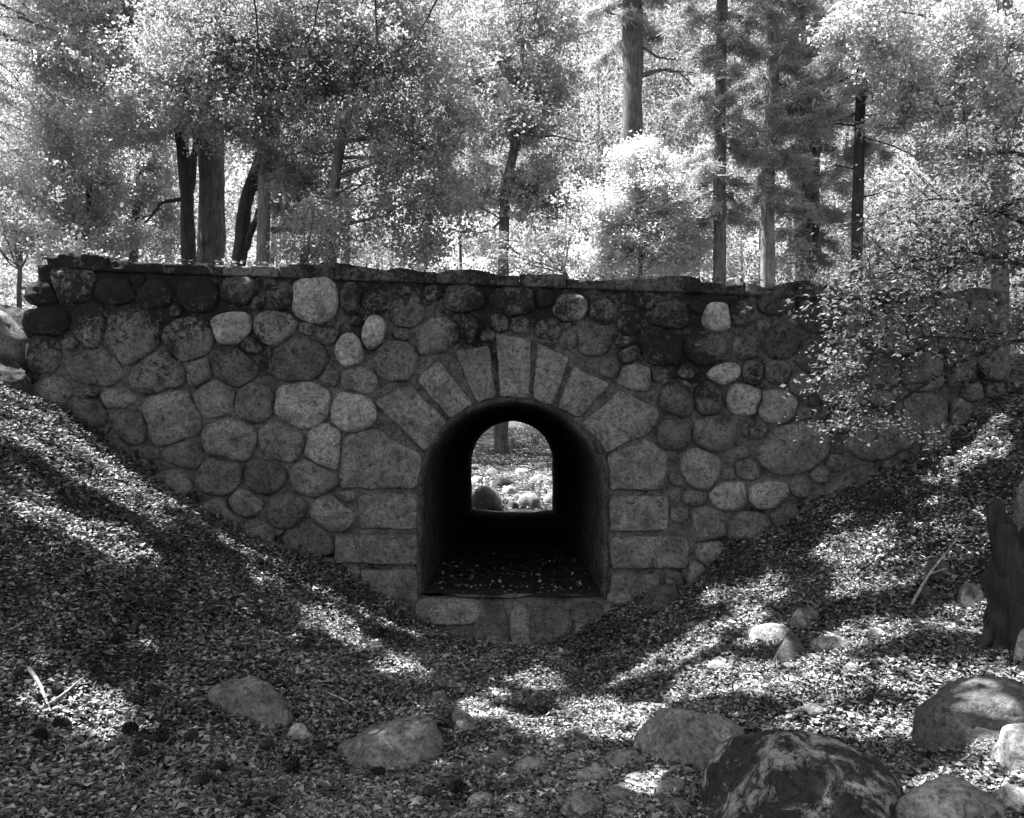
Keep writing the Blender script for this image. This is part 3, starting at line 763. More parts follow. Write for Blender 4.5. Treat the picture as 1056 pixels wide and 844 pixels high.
# crowns -------------------------------------------------------------
def crown_points(lobes, Y, dens, r, clump=.35, per=60):
    """lobes in the photograph's pixels at distance Y (an offset may be given); each is a real ellipsoid"""
    C, tips = [], []
    for lb in lobes:
        cx, cy, rx, ry = lb[:4]; dy = lb[4] if len(lb) > 4 else 0; dn = lb[5] if len(lb) > 5 else 1
        c = P(cx, cy, Y+dy); ax_, az_ = rx/F*(Y+dy), ry/F*(Y+dy); ay = min((ax_+az_)/2, 2.6)
        vol = ax_*az_*ay
        nc = max(6, int(dens*dn*vol/(clump**3)*2.0))
        u = r.normal(size=(nc, 3)); u /= np.linalg.norm(u, axis=1)[:, None]; u *= (r.random(nc)**.42)[:, None]
        cc = c+u*np.array([ax_, ay, az_])*(1+.5*vnoise(u[:, 0]*2, u[:, 1]*2, u[:, 2]*2, int(cx))[:, None])
        tips.append(cc)
        C.append(bunches(cc, r, clump, per))
    return np.vstack(C), tips
def bunches(cc, r, clump, per, k=14, rad=.095):
    q = np.repeat(cc, r.poisson(per/k, len(cc)), 0); q = q+r.normal(size=q.shape)*clump*np.array([.6, .6, .36])
    nb = r.normal(size=q.shape); nb[:, 2] += .6; nb /= np.linalg.norm(nb, axis=1)[:, None]
    q = np.repeat(q, k, 0); nb = np.repeat(nb, k, 0)
    return np.hstack([q+r.normal(size=q.shape)*rad, nb])
def needles(C, L, r, droop=.6, per=5, wd=.08):
    n = len(C); d = r.normal(size=(n, 3)); d[:, 2] = d[:, 2]*.3-droop; d /= np.linalg.norm(d, axis=1)[:, None]
    Cs = np.repeat(C, per, 0)+r.normal(size=(n*per, 3))*L*.2; ds = np.repeat(d, per, 0)+r.normal(size=(n*per, 3))*.33
    ds /= np.linalg.norm(ds, axis=1)[:, None]
    s_ = np.cross(ds, r.normal(size=ds.shape)); s_ /= np.linalg.norm(s_, axis=1)[:, None]
    Lr = L*r.uniform(.6, 1.3, (len(ds), 1)); w = Lr*wd
    V = np.stack([Cs-s_*w*.5, Cs+s_*w*.5, Cs+ds*Lr+s_*w*.2, Cs+ds*Lr-s_*w*.2], 1).reshape(-1, 3)
    b = np.arange(len(Cs))[:, None]*4
    return V, b+np.array([[0, 1, 2, 3]])

def bough_crown(path, rad, span, reach, r, nb, needle, thick=1.0):
    """whorled boughs with hanging sprays; span: heights, reach: bough length low and high (metres)"""
    parts, Cc = [], []
    for b in range(nb):
        z = span[0]+(span[1]-span[0])*((b+r.random())/nb); t = (z-span[0])/(span[1]-span[0])
        k = int(np.clip(np.argmin(np.abs(path[:, 2]-z)), 1, len(path)-2))
        a = b*2.39+r.normal()*.4; L = np.interp(t, [0, 1], reach)*r.uniform(.55, 1.15)
        e = path[k]+np.array([math.cos(a)*L, math.sin(a)*L, -L*r.uniform(.05, .4)])
        w = wiggle(path[k], e, 10, .02*L, r, droop=.12*L); parts.append(tube_arrays(w, np.linspace(.012+.012*L, .004, 10), 5, b))
        n = int(19*L*thick)
        for _ in range(n):
            u = r.uniform(.18, 1); q = np.array([np.interp(u, np.linspace(0, 1, 10), w[:, i]) for i in range(3)])
            side = np.array([-math.sin(a), math.cos(a), 0])*r.normal()*.30*L*(1.05-u*.6)+np.array([math.cos(a), math.sin(a), 0])*abs(r.normal())*.1
            m = r.integers(10, 20); v = r.random((m, 1))
            tip = q+side; Cc.append(q*(1-v)+tip*v+np.array([0, 0, -.22])*v**2*r.random()*2+r.normal(size=(m, 3))*np.array([.05, .05, .035]))
    return parts, np.vstack(Cc)
def sunlit_gap(C, r):
    t = C[:, 2]/SUN[2]; Q = C[:, :3]-SUN*t[:, None]
    return C[~((np.abs(Q[:, 0]) < 1.7) & (Q[:, 1] > 19.6) & (Q[:, 1] < 29) & (C[:, 1] > 19.6)) | (r.random(len(C)) < .03)]
def tree(name, label, cat, Y, trunk, rpx, lobes, mat, bark, seed, dens=.5, size=.085, kind='leaf', clump=.34, per=150, limbs=9, top=None, extra=(), group=None, needle=.3, twigs=True, boughs=None):
    """trunk: picture points from the ground up at distance Y; rpx: trunk radius in pixels at bottom and top"""
    r = np.random.default_rng(seed); root = thing(name, label, cat, group)
    pts = [P(a, b, Y) for a, b in trunk]
    gx = pts[0][0]; gz = float(ground(gx, Y)); base = np.array([gx, Y, gz-.15])
    if pts[0][2] > gz+.3: pts = [base]+pts
    else: pts[0] = base
    pts = np.array(pts); d = np.r_[0, np.cumsum(np.linalg.norm(np.diff(pts, axis=0), axis=1))]
    n = max(8, int(d[-1]/.4)); t = np.linspace(0, d[-1], n)
    path = np.stack([np.interp(t, d, pts[:, i]) for i in range(3)], 1)
    path[:, 0] += .05*vnoise(t*.6, 0, seed, 2)*rpx[0]/10; path[:, 1] += .06*vnoise(t*.5, 5, seed, 3)
    rad = np.interp(t/d[-1], [0, 1], [rpx[0]/F*Y, rpx[1]/F*Y]); rad *= 1+.5*np.exp(-t/.35)
    V, Fc = tube_arrays(path, rad, 14, seed, .07)
    mesh_obj('trunk', V, Fc, bark, root)
    if boughs:
        (pa, pb, ra, rb, nb) = boughs; parts, C = bough_crown(path, rad, (EYE+(HY-pa)/F*Y, EYE+(HY-pb)/F*Y), (ra, rb), r, nb, needle); C = sunlit_gap(C, r)
        for (pp, qa, qb) in extra:
            p = np.array([P(a, b, Y) for a, b in pp]); tt = np.linspace(0, 1, 4*len(p)); ss = np.linspace(0, 1, len(p))
            p = np.stack([np.interp(tt, ss, p[:, i]) for i in range(3)], 1); p += .02*r.normal(size=p.shape)*qa/4
            p = np.vstack([path[np.argmin(np.linalg.norm(path-p[0], axis=1))], p[1:]])
            parts.append(tube_arrays(p, np.linspace(qa, qb, len(p))/F*Y, 7, seed))
        V, Fc = merge(parts); mesh_obj('limbs', V, Fc, bark, root)
        V, Fc = (leaves(C, .075, r, drop=.6, aspect=.4) if kind == 'spray' else needles(C, needle, r, per=2, droop=.5, wd=.12)); mesh_obj('crown', V, Fc, mat, root, smooth=False)
    elif lobes:
        C, tips = crown_points(lobes, Y, dens, r, clump, per); C = sunlit_gap(C, r); nb = C[:, 3:]; C = C[:, :3]
        parts = []
        allt = np.vstack(tips); sel = allt[r.permutation(len(allt))[:limbs]]
        for q in sel:
            k = int(np.clip(np.argmin(np.abs(path[:, 2]-(q[2]-.35*abs(q[0]-path[-1][0])))), 0, n-1))
            k = min(k, n-2); L = np.linalg.norm(q-path[k]); r0 = min(rad[k]*.4, .015+.012*L)
            w = wiggle(path[k], q, 9, .035*L*.5, r, droop=-.03*L)
            parts.append(tube_arrays(w, np.linspace(r0, r0*.18, 9), 6, seed))
            if twigs:
                for _ in range(3):
                    j = r.integers(3, 8); e = w[j]+r.normal(size=3)*np.array([.35, .35, .25])*max(.6, L*.22)
                    parts.append(tube_arrays(wiggle(w[j], e, 5, .03, r), np.linspace(r0*.4, r0*.1, 5), 5, seed))
        for (pp, ra, rb) in extra:
            p = np.array([P(a, b, Y) for a, b in pp]); tt = np.linspace(0, 1, 4*len(p)); ss = np.linspace(0, 1, len(p))
            p = np.stack([np.interp(tt, ss, p[:, i]) for i in range(3)], 1); p[:, 1] -= np.linspace(0, .5, len(p))
            p += .02*r.normal(size=p.shape)*ra/4
            if np.linalg.norm(path-p[0], axis=1).min() < .5: p = np.vstack([path[np.argmin(np.linalg.norm(path-p[0], axis=1))], p[1:]])
            parts.append(tube_arrays(p, np.linspace(ra, rb, len(p))/F*Y, 7, seed))
        V, Fc = merge(parts); mesh_obj('limbs', V, Fc, bark, root)
        if kind == 'leaf': V, Fc = leaves(C, size*1.2, r, up=.2, nb=nb, aspect=.65)
        else: V, Fc = needles(C[::2], needle, r, per=4)
        mesh_obj('crown', V, Fc, mat, root, smooth=False)
    return based(root, base)
# ------------------------------------------------------------------ the trees behind the wall
tree('pine_tree', 'thick grey pine trunk right behind the left part of the wall', 'tree', 24, [(219, 300), (218, 150), (214, -60), (212, -260)], (16, 9),
     [(240, -30, 110, 60), (170, -120, 110, 60), (260, -190, 110, 70)], M_NEEDLE, M_BARKM, 1, dens=.25, kind='needle')
tree('oak_tree', 'dark twisted oak with a broken limb, left of the thick grey trunk', 'tree', 23, [(196, 300), (194, 200), (184, 130), (168, 75), (150, 10)], (9, 5),
     [(110, 60, 90, 60), (150, 120, 60, 36), (50, 150, 60, 50), (190, 60, 60, 60, -2), (90, -10, 110, 50), (130, 110, 60, 30, -2)], M_BRIGHT, M_BARKD, 2, dens=.6, size=.07, limbs=3,
     extra=[([(196, 200), (205, 150), (212, 100)], 5, 2), ([(190, 205), (170, 212), (158, 235)], 2.2, 1), ([(184, 130), (160, 140), (150, 150)], 2, .8), ([(168, 75), (172, 50), (200, 40)], 3, 1)])
tree('oak_tree', 'dark oak trunk leaning right, between the thick grey trunk and the pale one', 'tree', 22, [(240, 300), (252, 215), (275, 140), (300, 60), (320, 0)], (10, 4),
     [(300, 60, 90, 70, -1), (380, 40, 80, 80, -1), (330, 150, 70, 50, -1), (400, 140, 60, 60), (255, 120, 60, 40, -2), (210, 100, 60, 50, -2), (230, 30, 80, 50, -2)], M_OAK, M_BARKD, 3, dens=.55, size=.07,
     extra=[([(252, 260), (268, 225), (282, 190)], 4, 2), ([(280, 238), (310, 240), (332, 230), (345, 215)], 3.4, 1.5), ([(332, 232), (333, 250), (330, 262)], 1.8, 1), ([(332, 230), (360, 205), (385, 190)], 1.6, .8)])
tree('cedar_tree', 'slim pale cedar trunk lit from the left, right of the leaning dark oak', 'tree', 21, [(271, 300), (272, 200), (278, 130), (282, -100)], (7.5, 5),
     [(290, 195, 36, 30), (310, 210, 34, 34), (280, 60, 60, 50), (340, 210, 28, 30)], M_NEEDLE, M_BARKL, 4, dens=.3, kind='needle', needle=.25)
tree('young_oak', 'thin crooked dark sapling at the far left of the wall', 'tree', 25, [(88, 300), (90, 220), (93, 160), (98, 100), (100, 40)], (4.5, 2),
     [(60, 200, 60, 50), (100, 240, 50, 30), (40, 110, 60, 50), (110, 170, 36, 40)], M_BRIGHT, M_BARKD, 5, dens=.4, size=.09,
     extra=[([(93, 130), (110, 112), (128, 104)], 2, .8), ([(90, 190), (104, 176)], 1.5, .8)])
tree('young_oak', 'thin straight sapling between the crooked one and the dark oak', 'tree', 27, [(136, 300), (138, 240), (144, 180), (147, 120), (150, 60)], (6, 3.5),
     [(130, 215, 40, 36), (160, 180, 36, 30), (130, 130, 50, 40), (180, 235, 26, 24)], M_BRIGHT, M_BARKM, 6, dens=.4, size=.09)
tree('pine_tree', 'tall straight pine trunk rising behind the bright bush right of centre', 'tree', 30, [(651, 300), (651, 150), (652, 0), (653, -300)], (11.5, 9),
     [(600, 30, 50, 30, 2), (720, 40, 50, 30, 2), (630, -120, 120, 60), (690, -190, 120, 60)], M_NEEDLEL, M_BARKM, 7, boughs=(40, -290, 1.6, 2.8, 40), needle=.25,
     extra=[([(663, 80), (680, 72), (700, 74), (716, 90)], 1.8, .6), ([(661, 48), (680, 60), (700, 62)], 1.6, .6), ([(662, 75), (690, 72), (718, 76)], 1.6, .6), ([(642, 20), (622, 10), (606, 4)], 1.3, .5)])
tree('flowering_bush', 'very bright pale bushy tree behind the wall right of the arch', 'bush', 25, [(660, 300), (662, 230), (665, 190)], (4, 2),
     [(668, 190, 46, 40), (640, 225, 46, 36), (690, 232, 46, 34), (620, 262, 36, 26), (672, 262, 60, 28), (715, 262, 22, 24), (652, 165, 26, 22)], M_PALE, M_BARKM, 8, dens=.8, size=.07, clump=.26, per=90)
tree('fir_tree', 'short dark trunk with soft drooping boughs, just right of the bright bush', 'tree', 24, [(741, 300), (742, 205), (744, 60), (745, -80)], (7.5, 5),
     [(735, 150, 30, 36), (750, 80, 44, 40), (730, 195, 24, 20), (745, 20, 50, 36), (755, 170, 24, 24)], M_NEEDLE, M_BARKM, 9, boughs=(225, -70, 1.1, 1.6, 36), needle=.22)
tree('cedar_tree', 'cedar trunk with pale left and dark right side behind the right half of wall', 'tree', 25, [(790, 300), (792, 200), (797, 100), (800, -100)], (8, 6),
     [(790, 130, 42, 42), (800, 60, 44, 50), (775, 180, 30, 22), (800, -10, 60, 40), (815, 175, 22, 28)], M_NEEDLE, M_BARKL, 10, boughs=(215, -90, 1.3, 1.9, 38), needle=.22)
tree('cedar_tree', 'broad soft-edged cedar with paired hazy trunks, third conifer right of the bright bush', 'tree', 30, [(829, 300), (829, 200), (828, 50), (828, -150)], (10, 8),
     [(830, 150, 44, 40), (828, 80, 40, 44), (828, 10, 50, 44), (820, 205, 34, 24), (845, 235, 20, 26)], M_NEEDLE, M_BARKM, 11, boughs=(265, -90, 1.5, 2.3, 50), needle=.25,
     extra=[([(842, 290), (842, 200), (840, 120)], 5, 4)])
tree('dead_pine', 'slender dark pine with bare side branches behind the right end of the wall', 'tree', 24, [(883, 300), (884, 200), (888, 100), (890, -60)], (6.5, 4.5),
     [(880, 40, 30, 18), (905, 70, 30, 20)], M_NEEDLEL, M_BARKD, 12, boughs=(150, -40, 1.6, 2.6, 22), needle=.22,
     extra=[([(886, 120), (910, 118), (940, 125), (985, 120)], 1.2, .5), ([(886, 130), (860, 128), (835, 133)], 1.2, .5), ([(885, 140), (920, 150), (950, 165)], 1.1, .5), ([(886, 90), (905, 80), (922, 72)], 1.2, .5), ([(884, 175), (862, 170), (850, 176)], 1, .4), ([(884, 205), (905, 200), (925, 190)], 1, .4)])
tree('thin_pine', 'thin trunk with short dark snags, its foot seen through the arch', 'tree', 38, [(516, 440), (519, 300), (520, 200), (538, 120), (536, 40), (534, -40)], (7.5, 3),
     [(520, 130, 50, 30), (500, 60, 50, 40), (560, 90, 44, 36), (480, 190, 40, 36), (555, 200, 40, 40), (560, 20, 50, 30)], M_BRIGHT, M_BARKM, 13, dens=.3, size=.11,
     extra=[([(524, 195), (535, 205), (556, 210)], 1.8, .7), ([(520, 225), (505, 240), (488, 244)], 1.6, .6), ([(537, 145), (570, 142), (596, 150)], 1.5, .6), ([(520, 250), (532, 262), (545, 268)], 1.5, .6)])
tree('oak_tree', 'leafy mid-grey oak with low spreading foliage behind the wall left of centre', 'tree', 20, [(343, 300), (340, 230), (352, 150), (370, 60), (380, -60)], (7, 4),
     [(400, 230, 60, 30), (350, 250, 40, 24), (450, 215, 50, 40), (420, 150, 60, 60), (470, 120, 40, 60), (400, 60, 60, 60), (440, 255, 46, 20)], M_OAK, M_BARKM, 14, dens=.36, size=.08)
tree('oak_tree', 'bright leafed oak filling the upper right corner behind the wall', 'tree', 22, [(1032, 320), (1030, 200), (1034, 100), (1036, -40)], (9, 7),
     [(960, 60, 70, 46), (1030, 30, 60, 50), (1010, 110, 60, 36), (940, 110, 46, 30), (900, 20, 50, 36), (990, 160, 50, 24)], M_BRIGHT, M_BARKM, 15, dens=.45, size=.085)
tree('willow_tree', 'very bright drooping foliage in the upper left corner', 'tree', 21, [(-60, 320), (-50, 150), (-30, 0), (0, -100)], (10, 7),
     [(30, 30, 60, 44), (10, 70, 40, 24), (80, 10, 40, 30), (-20, 10, 60, 60)], M_PALE, M_BARKM, 16, boughs=(120, -110, 3.2, 3.6, 60), kind='spray')
tree('shrub', 'bright leafy shrub behind the left end of the wall', 'bush', 19, [(20, 300), (22, 260)], (3, 2),
     [(20, 225, 50, 40), (70, 262, 46, 20), (10, 170, 36, 30)], M_BRIGHT, M_BARKM, 17, dens=.5, size=.07)
tree('shrub', 'grey leafy shrub behind the wall top, right of the slim pale cedar', 'bush', 19, [(310, 300), (312, 262)], (3, 2),
     [(310, 262, 36, 14), (340, 225, 30, 24)], M_OAK, M_BARKM, 18, dens=.5, size=.07)
tree('shrub', 'pale airy shrub behind the wall top, above the arch', 'bush', 22, [(590, 300), (575, 262)], (3, 2),
     [(560, 255, 40, 26), (510, 264, 36, 18), (590, 220, 24, 30)], M_BRIGHT, M_BARKM, 19, dens=.45, size=.07)
if 0: tree('pine_tree', 'stout trunk standing beyond the far bank, seen through the arch', 'tree', 44, [(517, 468), (517, 440), (518, 300), (518, -100)], (8, 7),
     [(500, -120, 60, 30)], M_NEEDLE, M_BARKD, 20, dens=.1, kind='needle')
tree('shrub', 'grey shrub beyond the far bank, right in the view through the arch', 'bush', 42, [(550, 466), (550, 452)], (1.5, 1),
     [(552, 452, 18, 14), (532, 460, 12, 8)], M_OAK, M_BARKM, 22, dens=.6, size=.09)

# the far wood: one mass
def far_wood():
    r = np.random.default_rng(90); Cs = []
    for (Y0, Y1, n, sz, zt) in ((27, 34, 1000, .6, 5), (34, 52, 2800, .8, 22), (55, 90, 3200, 1.4, 42)):
        Y = r.uniform(Y0, Y1, n); X = r.uniform(-.75, .75, n)*Y; Z = ground(X, Y)+zt*r.random(n)**.85+1.2
        k = vnoise(X*.22, Z*.25, Y*.1, 71) > -.35
        k &= ~((np.abs(X) < .05*Y) & (Z < 3.5))
        C = np.stack([X, Y, Z], 1)[k]
        Cs.append((bunches(C, r, sz*1.2, 190, 14, .005*Y0), .15*Y0/34))
    parts = [leaves(c[:, :3], s_, r, up=.2, nb=c[:, 3:], aspect=.7) for c, s_ in Cs]
    return merge(parts)
V, Fc = far_wood()
tag(mesh_obj('far_wood', V, Fc, M_FAR, smooth=False), 'bright leafy woodland far behind the bridge', 'woodland', kind='stuff')
parts = []
r = np.random.default_rng(91)
for k in range(46):
    Y = r.uniform(36, 85); X = r.uniform(-.7, .7)*Y; z = float(ground(X, Y)); h = r.uniform(14, 30)
    if abs(X) < .06*Y: continue
    parts.append(tube_arrays(wiggle(np.array([X, Y, z-.2]), np.array([X+r.normal()*.8, Y, z+h]), 12, .05, r), np.linspace(r.uniform(.12, .34), .06, 12), 8, k))
V, Fc = merge(parts); tag(mesh_obj('far_trunks', V, Fc, M_BARKM), 'slim grey trunks standing in the far wood', 'woodland', kind='stuff')

# ------------------------------------------------------------------ trees whose crowns hang over the stream and shade it
LIT = [(1020, 470, 40, 20, -30), (960, 530, 40, 10, -30), (900, 600, 40, 10, -20), (100, 470, 80, 22, 30), (40, 570, 50, 18, 20), (930, 655, 50, 12, -10), (800, 705, 60, 12, -8), (1000, 560, 30, 8, -20), (30, 425, 45, 26, 25), (50, 470, 70, 16, 25), (90, 550, 70, 22, 30), (30, 510, 40, 14, 20), (200, 500, 60, 14, 38), (40, 555, 34, 12, 20), (160, 530, 30, 12, 38), (265, 600, 38, 22, 42), (330, 645, 34, 18, 40), (375, 680, 30, 14, 35), (410, 700, 26, 8, 15),
       (60, 740, 70, 15, 12), (15, 702, 22, 6, 5), (150, 676, 16, 5, 0), (430, 760, 12, 5, 0), (520, 750, 30, 9, 20), (540, 700, 34, 9, 5), (520, 722, 14, 8, 40), (495, 735, 14, 14, 60),
       (560, 606, 0, 0, 0), (720, 664, 44, 10, -20), (770, 618, 36, 9, -20), (860, 568, 24, 7, -20), (855, 712, 62, 14, -8), (940, 700, 70, 12, -8), (830, 690, 40, 9, -10),
       (960, 565, 30, 8, -10), (720, 710, 34, 12, -10), (990, 640, 34, 12, -20), (1010, 700, 50, 14, 0), (660, 700, 28, 9, -20), (640, 740, 20, 8, -10), (795, 660, 28, 9, -8), (865, 665, 30, 6, 0),
       (900, 740, 60, 10, 0), (935, 445, 14, 5, 0), (985, 470, 20, 7, 0), (1030, 440, 30, 14, -30), (1000, 500, 20, 6, 0), (970, 815, 44, 9, 0), (1040, 820, 30, 20, 0), (1035, 765, 24, 16, 0), (665, 745, 14, 14, 0),
       (560, 760, 26, 8, 0), (665, 820, 22, 8, 0), (690, 735, 26, 7, 0), (620, 760, 14, 6, 0), (600, 735, 20, 6, -10), (765, 790, 14, 5, 0)]
def keep_leaf(C, r):
    """True where a leaf may hang: the gaps let the sun reach the patches of the stream bed"""
    t = (C[:, 2]-.3)/SUN[2]
    for _ in range(4):
        Q = C-SUN*t[:, None]; t = t+(Q[:, 2]-ground(Q[:, 0], np.minimum(Q[:, 1], 8.99), False))/SUN[2]
    Q = C-SUN*t[:, None]
    px = CX+Q[:, 0]/Q[:, 1]*F; py = HY-(Q[:, 2]-EYE)/Q[:, 1]*F
    lit = np.zeros(len(C), bool)
    wx = .92+.75*fbm(Q[:, 0]*2.6, Q[:, 1]*2.6, 0, 81, 3)
    for (cx, cy, rx, ry, a) in LIT:
        if rx == 0: continue
        a = math.radians(a); dx, dy = px-cx, py-cy
        u = (dx*math.cos(a)+dy*math.sin(a))/rx; v = (-dx*math.sin(a)+dy*math.cos(a))/ry
        lit |= (u*u+v*v < wx**2*1.75)
    # gaps onto the top of the wall
    t2 = (C[:, 2]-3.35)/SUN[2]; q = C-SUN*t2[:, None]; onwall = (q[:, 1] > 8.85) & (q[:, 1] < 9.6)
    lit |= onwall & ((np.abs(q[:, 0]+3.3) < .6) | (np.abs(q[:, 0]+2.5) < .25) | (np.abs(q[:, 0]-2.25) < .12) | (q[:, 0] < -4.9))
    for (cx, cy, rad) in ((880, 330, .45), (850, 440, .4), (960, 240, .5), (1030, 200, .5), (925, 300, .3)):
        c = P(cx, cy, 7.8); v = C-c; a = v@SUN; lit |= (np.linalg.norm(v-a[:, None]*SUN, axis=1) < rad*(.7+.6*r.random())) & (a > 0)
    return ~lit | (r.random(len(C)) < .05)
def canopy_tree(label, base, centre, half, n, seed):
    r = np.random.default_rng(seed); root = thing('canopy_tree', label, 'tree')
    base = np.array(base, float); base[2] = float(ground(base[0], base[1]))-.1
    hub = np.array([base[0]*.93+centre[0]*.07, base[1], 6.5])
    V, Fc = tube_arrays(wiggle(base, hub+np.array([0, 0, 5]), 18, .05, r), np.linspace(.34, .12, 18), 14, seed)
    mesh_obj('trunk', V, Fc, M_BARKM, root)
    cl = np.array(centre)+r.uniform(-1, 1, (n, 3))*np.array(half)
    cl[:, 2] = np.maximum(cl[:, 2], EYE+.5*cl[:, 1]+.75)
    q = np.repeat(cl, 80, 0); C = q+r.normal(size=q.shape)*np.array([.36, .36, .16])
    C = C[keep_leaf(C, r)]; C = C[C[:, 2] > EYE+.5*C[:, 1]+.2]
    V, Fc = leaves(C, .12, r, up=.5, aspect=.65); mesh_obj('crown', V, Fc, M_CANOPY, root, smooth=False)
    parts = []
    for c in cl[r.permutation(n)[:26]]:
        c = c.copy(); parts.append(tube_arrays(wiggle(hub+np.array([0, 0, r.uniform(-.3, 3)]), c, 10, .06, r), np.linspace(.07, .012, 10), 6, seed))
    V, Fc = merge(parts); mesh_obj('limbs', V, Fc, M_BARKM, root)
    based(root, base)
canopy_tree('tall shade tree left of the stream whose crown hangs over the left bank', (-8.5, 6.5, 0), (-5.3, 7.2, 8.6), (3.4, 4.6, 1.6), 1150, 201)
canopy_tree('tall shade tree right of the stream whose crown hangs over the gully', (7.4, 3.2, 0), (.9, 7.0, 8.9), (3.4, 4.4, 1.6), 1150, 202)

# ------------------------------------------------------------------ near right: oak boughs in front of the wall, stump, sprouts
def near_oak():
    r = np.random.default_rng(301)
    root = thing('oak_sapling', 'leafy oak boughs reaching in from the right edge in front of the wall', 'tree')
    Y = 7.9; base = np.array([5.3, 7.9, float(ground(5.3, 7.9))-.1])
    tr = wiggle(base, np.array([5.5, 7.9, 5.6]), 14, .03, r)
    V, Fc = tube_arrays(tr, np.linspace(.11, .05, 14), 12, 3); mesh_obj('trunk', V, Fc, M_BARKD, root)
    boughs = [[(1100, 290), (1040, 270), (1000, 258), (972, 248), (950, 236)], [(1100, 335), (1056, 340), (1010, 352), (960, 348), (930, 356)], [(1100, 345), (1040, 352), (990, 375), (955, 396), (930, 412), (890, 430), (862, 440)],
              [(1000, 258), (975, 280), (962, 300)], [(1090, 250), (1030, 215), (980, 200), (930, 205)], [(1010, 352), (960, 330), (900, 322), (862, 340)], [(990, 258), (940, 270), (890, 292), (868, 316)],
              [(1095, 180), (1040, 160), (990, 170)], [(955, 396), (912, 400), (885, 392), (868, 380)], [(1095, 220), (1050, 205), (1000, 230), (960, 226)]]
    parts, Cc = [], []
    for k, b in enumerate(boughs):
        yy = Y-.3+.25*(k % 3)
        p = np.array([P(a, c, yy+.04*i) for i, (a, c) in enumerate(b)])
        t = np.linspace(0, 1, 22); s_ = np.linspace(0, 1, len(b)); p = np.stack([np.interp(t, s_, p[:, i]) for i in range(3)], 1)
        p += np.cumsum(r.normal(size=p.shape)*.006, 0)
        if b[0][0] > 1085: p = np.vstack([tr[np.argmin(np.abs(tr[:, 2]-p[0][2]+.15))], p]) 
        parts.append(tube_arrays(p, np.linspace(.028 if b[0][0] > 1085 else .014, .004, len(p)), 7, k))
        for _ in range(16):
            j = r.integers(4, len(p)); L = r.uniform(.2, .6); e = p[j]+np.array([r.normal()*.7-.25, r.normal()*.6, r.normal()*.45])*L
            parts.append(tube_arrays(wiggle(p[j], e, 5, .01, r), np.linspace(.006, .002, 5), 5, k))
            u = r.random(28)[:, None]*.85+.2; Cc.append(p[j]*(1-u)+e*u+r.normal(size=(28, 3))*.065)
    V, Fc = merge(parts); mesh_obj('boughs', V, Fc, M_BARKD, root)
    # leafy sprays (pixel centre, radius, number)
    for (cx, cy, rx, ry, n) in [(975, 240, 70, 46, 1000), (1020, 195, 50, 50, 900), (1000, 275, 60, 22, 350), (900, 335, 46, 24, 360), (880, 362, 28, 16, 240), (878, 440, 40, 11, 260), (885, 412, 22, 14, 140),
                                 (905, 285, 34, 20, 420), (950, 440, 40, 14, 200), (1030, 250, 40, 40, 800), (985, 330, 50, 18, 450), (1045, 330, 20, 30, 300), (1030, 135, 40, 40, 500)]:
        m = n//14; a = r.normal(size=(m, 3))*np.array([rx/F*Y*.5, .28, ry/F*Y*.5])+P(cx, cy, Y-.1)
        q = np.repeat(a, 14, 0); Cc.append(q+r.normal(size=q.shape)*np.array([.07, .07, .035]))
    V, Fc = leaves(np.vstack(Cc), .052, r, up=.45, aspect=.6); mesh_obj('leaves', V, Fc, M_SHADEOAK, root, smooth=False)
    based(root, base)
near_oak()

def hanging_sprays():
    r = np.random.default_rng(330); root = thing('hanging_branch', 'long thin twigs with shaded leaves hanging into the top left of the view', 'branch')
    parts, Cc = [], []
    Y = 12.5
    for b in [[(385, -40), (386, 40), (392, 80), (418, 110), (440, 135)], [(262, -40), (268, 40), (262, 90), (250, 130)], [(470, -40), (440, 20), (420, 60), (425, 100)], [(560, -40), (552, 4), (545, 26)], [(340, -40), (322, 30), (300, 60), (270, 62)]]:
        p = np.array([P(a, c, Y) for a, c in b]); t = np.linspace(0, 1, 20); s_ = np.linspace(0, 1, len(b)); p = np.stack([np.interp(t, s_, p[:, i]) for i in range(3)], 1)
        p += np.cumsum(r.normal(size=p.shape)*.012, 0); parts.append(tube_arrays(p, np.linspace(.016, .005, 20), 6, 1))
        for _ in range(16):
            j = r.integers(2, 20); e = p[j]+np.array([r.normal()*.5, r.normal()*.4, -abs(r.normal())*.35])
            parts.append(tube_arrays(wiggle(p[j], e, 5, .01, r), np.linspace(.005, .002, 5), 5, 1))
            u = r.random(16)[:, None]*.8+.25; Cc.append(p[j]*(1-u)+e*u+r.normal(size=(16, 3))*.08)
    top = P(400, -60, Y); 
    for x_ in (262, 340, 385, 470, 560): parts.append(tube_arrays(wiggle(P(400, -75, Y), P(x_, -40, Y), 6, .01, r), np.linspace(.03, .016, 6), 6, 2))
    parts.append(tube_arrays(wiggle(np.array([-8.0, 9.5, 6.2]), P(400, -75, Y), 16, .03, r), np.linspace(.06, .03, 16), 7, 3))
    V, Fc = merge(parts); mesh_obj('twigs', V, Fc, M_BARKD, root)
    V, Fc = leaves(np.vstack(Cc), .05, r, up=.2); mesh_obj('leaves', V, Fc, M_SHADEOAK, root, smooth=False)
    based(root, (-8, 9.5, 6.2))
hanging_sprays()

